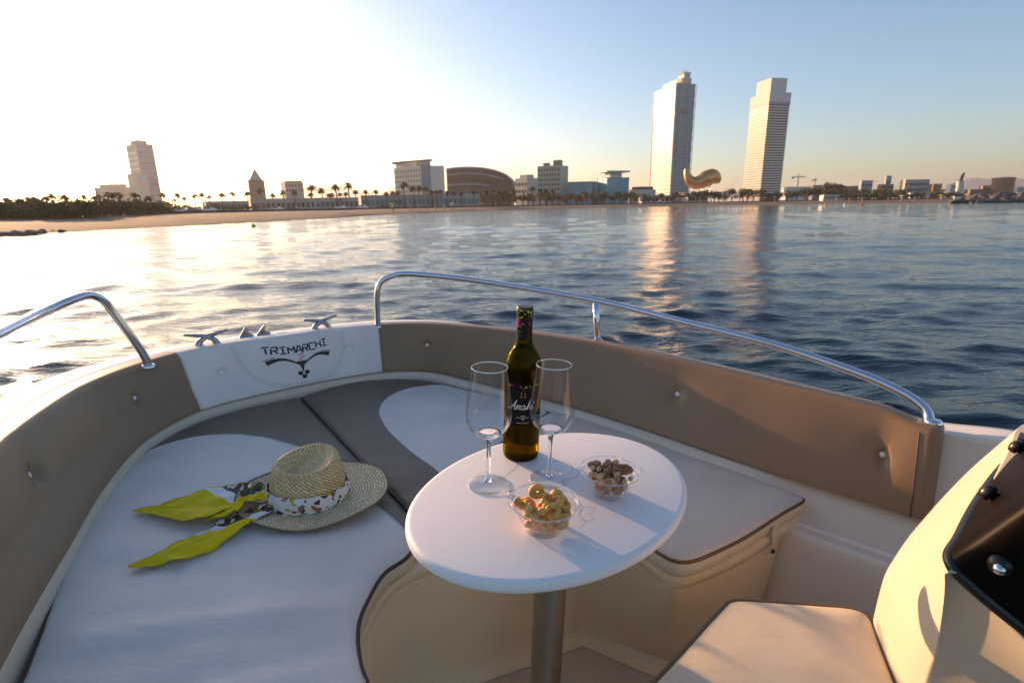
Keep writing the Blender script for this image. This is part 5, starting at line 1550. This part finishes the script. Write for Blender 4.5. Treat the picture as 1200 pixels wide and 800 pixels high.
for px, yt in [(-12, 231), (10, 230), (24, 231.5), (32, 230), (42, 229.5), (56, 228.5), (63, 226), (76, 227), (82, 230), (97, 227), (110, 229), (118, 227), (128, 224.5), (135, 225), (142, 224.5), (157, 225), (161, 232), (176, 229)]:
    palm(px, yt, rn.uniform(100, 125), 1.8, .8)
for px, yt in [(193, 225), (204, 232), (210, 225.5), (216, 230), (229, 226.5), (239, 225), (246, 228), (261, 225), (275, 224), (291, 223), (307, 220), (320, 225.5), (334, 222), (346, 222), (365, 215.5), (364, 225), (379, 219.5), (387, 226), (391, 225.5), (396, 215), (400, 225), (406, 224.5), (410, 213), (417, 221.5), (429, 221.5), (441, 221.5), (454, 224), (462, 223), (468, 223), (474, 212.5), (486, 217), (491, 216.5), (501, 218), (507, 222), (512, 222), (518, 221.5), (525, 223), (532, 224), (541, 224.5), (556, 223), (570, 222), (578, 221), (586, 223), (594, 222), (602, 221), (625, 218), (632, 220), (640, 221), (648, 222), (742, 226), (791, 225)]:
    palm(px, yt, rn.uniform(175, 215) if px < 300 else rn.uniform(215, 240), 1.5, 1.0)

ORD = ['first', 'second', 'third', 'fourth', 'fifth', 'sixth', 'seventh', 'eighth', 'ninth', 'tenth', 'eleventh', 'twelfth', 'thirteenth', 'fourteenth', 'fifteenth', 'sixteenth', 'seventeenth', 'eighteenth', 'nineteenth', 'twentieth']
LM = [(172, 'pale stepped tower'), (303, 'spired stone tower'), (493, 'pale hotel block'), (656, 'tall concrete office block'), (785, 'lattice clad glass tower')]
for li, (lx, ln) in enumerate(LM):
    mine = [(px, o) for px, o in PALMS if min(LM, key=lambda q: abs(q[0] - px))[0] == lx]
    for side, sel in (('left', sorted([q for q in mine if q[0] < lx], key=lambda q: -q[0])), ('right', sorted([q for q in mine if q[0] >= lx], key=lambda q: q[0]))):
        for i, (px, o) in enumerate(sel): o['label'] = ORD[min(19, i)] + ' seafront palm to the ' + side + ' of the ' + ln
# --- leafy trees
def tree_mesh(seed):
    rn = random.Random(seed); tr = MB()
    tr.tube([(0, 0, -.5), (.1, 0, 1.6), (.2, .1, 3)], [.28, .2, .1], 6)
    for i in range(4):
        a = rn.uniform(0, 6.28); tr.tube([(.1, 0, 1.5), (math.cos(a) * 1.2, math.sin(a) * 1.2, 3.2)], [.13, .04], 5)
    cr_ = MB()
    lobes = [(rn.uniform(-1.5, 1.5), rn.uniform(-1.5, 1.5), rn.uniform(2.4, 4.6), rn.uniform(.7, 1.35)) for _ in range(9)]
    for i in range(520):
        lx, ly, lz, lr_ = rn.choice(lobes); d = Vector((rn.gauss(0, 1), rn.gauss(0, 1), rn.gauss(0, 1))).normalized() * lr_ * rn.uniform(.6, 1.08)
        c = Vector((lx, ly, lz)) + d; s_ = rn.uniform(.16, .34); u = Vector((rn.gauss(0, 1), rn.gauss(0, 1), rn.gauss(0, 1))).normalized(); v = u.orthogonal().normalized()
        q = u.cross(v); cr_.add([c + v * s_, c + q * s_ * .7, c - v * s_, c - q * s_ * .7], [(0, 1, 2, 3)])
    return tr.mesh('trunk', MT['trunk']), cr_.mesh('crown', MT['green_leaf' if seed % 2 else 'dark_leaf'], False)
tms = [tree_mesh(s) for s in range(5)]
def tree(px, ytop, Y, wid=1., gz=.8, grp='leafy trees behind the promenade', lab='dark green bushy tree in the belt behind the beach'):
    h_ = at(px, ytop, Y).z - gz; s_ = max(.25, h_ / 5.6); p = at(px, 240, Y); tr, cr_ = rn.choice(tms)
    o = top('leafy_tree', lab, 'tree', (p.x, p.y, gz), boat=False, group=grp); o.scale = (s_ * wid, s_ * wid, s_); o.rotation_euler = (0, 0, rn.uniform(0, 6))
    for nme, me in (('trunk', tr), ('crown', cr_)):
        q = bpy.data.objects.new(nme, me); COL.objects.link(q); q.parent = o
rn = random.Random(33)
for i in range(48): tree(-20 + i * 4.6 + rn.uniform(-1, 1), 234.5 + rn.uniform(-2.5, 2.5) + (0 if i < 40 else 2), rn.uniform(64, 74) + max(0, i - 24) * 2.0, 1.2, -.5, 'bushy trees on the left beach front', 'low hazy bushy tree behind the left beach')
for i in range(14): tree(206 + i * 7 + rn.uniform(-3, 3), 240 + rn.uniform(-2, 2), rn.uniform(168, 180), 1.2, .8)
for i in range(34):
    px = 560 + i * 7.2 + rn.uniform(-3, 3); tree(px, 227 + rn.uniform(-4, 4), rn.uniform(262, 300), 1.3, .9)
for i in range(46):
    px = 800 + i * 7.0 + rn.uniform(-3, 3); tree(px, (221 if 905 < px < 1000 else 223) + rn.uniform(-3, 5), rn.uniform(262, 330), 1.2, .9)
for i in range(9): tree(970 + rn.uniform(-6, 6) * 1.0 + i * 1.3, 213 + abs(i - 4) * 1.5, 330 + i, .9, .9)
for i in range(40):
    px = 985 + i * 3.6 + rn.uniform(-2, 2); tree(px, 226 + rn.uniform(-2, 3), rn.uniform(215, 235), 1.3, .9, 'bushes behind the right beach', 'low dark bush behind the right beach')

# promenade wall
mb = MB(); pw_ = [p for p in sh if -60 < p.x < 150 and p.y > 20]
wl = [inland(p, 60) for p in pw_ ]; n = len(wl)
for off, z0, z1 in ((0, .5, 1.5),):
    mb.add([p + Vector((0, 0, z0)) for p in wl] + [p + Vector((0, 0, z1)) for p in wl] + [inland(p, .8) + Vector((0, 0, z1)) for p in wl], [(i, i + 1, n + i + 1, n + i) for i in range(n - 1)] + [(n + i, n + i + 1, 2 * n + i + 1, 2 * n + i) for i in range(n - 1)])
single('promenade_wall', mb, MT['dark_wall'], 'long low dark promenade wall along the back of the beach', 'wall', (0, 0, 0), boat=False, sm=False)

# parked cars and vans by the left beach, lamp posts, people, parasols, buoys
def car_mesh(m):
    b = MB(); P = [(-2.1, .35), (-2.1, .85), (-1.9, 1.0), (-1.3, 1.08), (-.7, 1.5), (.8, 1.5), (1.4, 1.1), (2.0, .95), (2.15, .7), (2.15, .35)]
    n = len(P); b.add([(x, -.85, z) for x, z in P] + [(x, .85, z) for x, z in P], [tuple(range(n)), tuple(range(n, 2 * n))[::-1]] + [(i, n + i, n + (i + 1) % n, (i + 1) % n) for i in range(n)])
    g = MB(); g.add([(-1.15, -.86, 1.1), (-.68, -.86, 1.44), (.76, -.86, 1.44), (1.25, -.86, 1.1)], [(0, 1, 2, 3)])
    w_ = []
    for x in (-1.35, 1.35):
        t = MB(); t.tube([(x, -.9, .34), (x, .9, .34)], .34, 12); w_.append(t.mesh('wheel', MT['rubber'], False))
    return b.mesh('body', MT[m], False), g.mesh('windows', MT['window_dark'], False), w_
cms = {m: car_mesh(m) for m in ('car_white', 'car_dark')}
def car(px, Y, m, k_):
    p = at(px, 250, Y); o = top('parked_car', {'car_white': 'white car parked behind the beach among the palms', 'car_dark': 'dark car parked behind the beach among the palms'}[m], 'car', (p.x, p.y, 1.0), boat=False, group={'car_white': 'white cars parked behind the beach', 'car_dark': 'dark cars parked behind the beach'}[m])
    b, g, w_ = cms[m]
    o.rotation_euler = (0, 0, rn.uniform(-.2, .2))
    for nme, me in (('body', b), ('windows', g), ('wheel', w_[0]), ('wheel', w_[1])):
        q = bpy.data.objects.new(nme, me); COL.objects.link(q); q.parent = o
for i, px in enumerate([4, 14, 38, 60, 75, 88, 105, 120, 135, 178, 205, 214, 228, 246, 325, 345, 400, 425, 450]):
    car(px, 104 if px < 160 else 168 if px < 300 else 205, 'car_white' if i % 3 else 'car_dark', i)
lp = MB(); lp.tube([(0, 0, 0), (0, 0, 7.4), (.5, 0, 7.8), (1.1, 0, 7.8)], [.09, .06, .05, .04], 6); lpm = lp.mesh('pole', MT['concrete'])
lh = MB(); lh.box((1.2, 0, 7.75), (.7, .25, .14)); lhm = lh.mesh('lamp_head', MT['concrete'], False)
for px, Y in [(22, 98), (70, 98), (116, 100), (222, 160), (286, 175), (352, 190), (438, 205), (500, 212), (548, 214), (612, 240), (690, 250), (778, 255), (852, 255), (944, 250), (1020, 235), (1060, 225), (1100, 220)]:
    p = at(px, 240, Y); o = top('street_lamp', 'thin grey street lamp on the seafront promenade', 'street lamp', (p.x, p.y, .9), boat=False, group='street lamps along the seafront')
    for nme, me in (('pole', lpm), ('lamp_head', lhm)):
        q = bpy.data.objects.new(nme, me); COL.objects.link(q); q.parent = o
def person_mesh(shirt, seed):
    b = MB()
    b.tube([(-.10, 0, 0), (-.10, .02, .45), (-.06, 0, .85)], [.05, .065, .09], 7); b.tube([(.12, .05, 0), (.10, .03, .45), (.06, 0, .85)], [.05, .065, .09], 7)
    b.tube([(0, 0, .80), (0, 0, 1.1), (0, 0, 1.4), (0, 0, 1.5)], [.15, .14, .19, .07], 10); b.tube([(0, 0, 1.48), (0, 0, 1.56)], .055, 7); b.sphere((0, 0, 1.65), .11, 9, (.9, 1, 1.15))
    for s_ in (-1, 1): b.tube([(s_ * .19, 0, 1.40), (s_ * .27, .03, 1.12), (s_ * .25, -.08, .86)], [.05, .04, .03], 6)
    s = MB(); s.tube([(0, 0, .86), (0, 0, 1.1), (0, 0, 1.42)], [.17, .16, .205], 10)
    return b.mesh('body', MT['skin']), s.mesh('shirt', MT[shirt])
pmm = [person_mesh(s, i) for i, s in enumerate(('white_paint', 'cloth_blue', 'cloth_red', 'car_dark'))]
rn = random.Random(8)
for i in range(90):
    j = rn.randint(72, 150); q = sh[j]; p = inland(q, rn.uniform(6, 24)); b, s_ = rn.choice(pmm)
    o = top('person', 'tiny beachgoer standing on the far sand', 'person', (p.x, p.y, .15 + .5 * smooth((math.hypot(p.x, p.y) - math.hypot(q.x, q.y)) / 24)), boat=False, group='beachgoers on the far sand'); o.rotation_euler = (0, 0, rn.uniform(0, 6))
    for nme, me in (('body', b), ('shirt', s_)):
        z = bpy.data.objects.new(nme, me); COL.objects.link(z); z.parent = o
for nme_m in ('white_paint', 'cloth_blue', 'cloth_yellow'):
    c = MB(); c.lathe([(0, 2.1), (.5, 1.98), (1.05, 1.7), (1.0, 1.68), (0, 2.05)], 10); cmn = c.mesh('canopy', MT[nme_m], False)
    s = MB(); s.tube([(0, 0, 0), (0, 0, 2.1)], .03, 5); smn = s.mesh('pole', MT['concrete'])
    colr = {'white_paint': 'white', 'cloth_blue': 'blue', 'cloth_yellow': 'yellow'}[nme_m]
    for i in range(9):
        q = sh[rn.randint(62, 148)]; p = inland(q, rn.uniform(16, 40)); o = top('beach_umbrella', colr + ' beach umbrella open on the far sand', 'umbrella', (p.x, p.y, .6), boat=False, group=colr + ' beach umbrellas')
        for n_, me in (('canopy', cmn), ('pole', smn)):
            z = bpy.data.objects.new(n_, me); COL.objects.link(z); z.parent = o
def buoy(px, py, lab, m='beam_yellow', sc_=.22):
    d = CW @ Vector(((px - 600) / F_PX, -(py - 400) / F_PX, -1)); d = d * (-CAM_Z / d.z)
    mb = MB(); mb.lathe([(0, -.2), (.9, -.1), (1, .3), (.8, .8), (.3, 1.2), (.12, 1.6), (0, 1.62)], 14, (0, 0, 0)); mb.v = [v * sc_ for v in mb.v]
    o = bpy.data.objects.new('buoy', mb.mesh('buoy', MT[m])); COL.objects.link(o); o.location = (d.x, d.y, 0); tag(o, lab, 'buoy')
buoy(297, 266, 'small yellow buoy floating on the left')
buoy(990, 240.5, 'small white buoy near the right beach', 'white_paint', .35); buoy(1010, 240.5, 'small red buoy near the right beach', 'cloth_red', .35)
buoy(967, 241, 'small yellow buoy near the right beach', 'beam_yellow', .35)

# air
hz = MB(); hz.box((0, 3000, 86), (7600, 8000, 178))
k = NB('haze_air'); k.t.nodes.remove(k.b); pv = k.n('VolumePrincipled'); pv.inputs['Color'].default_value = (.95, .93, .90, 1); pv.inputs['Density'].default_value = .00014; pv.inputs['Anisotropy'].default_value = .45
k.l(pv.outputs[0], k.o.inputs['Volume'])
HAZE = True
if HAZE: single('haze', hz, k.m, None, None, boat=False, sm=False, kind='stuff')
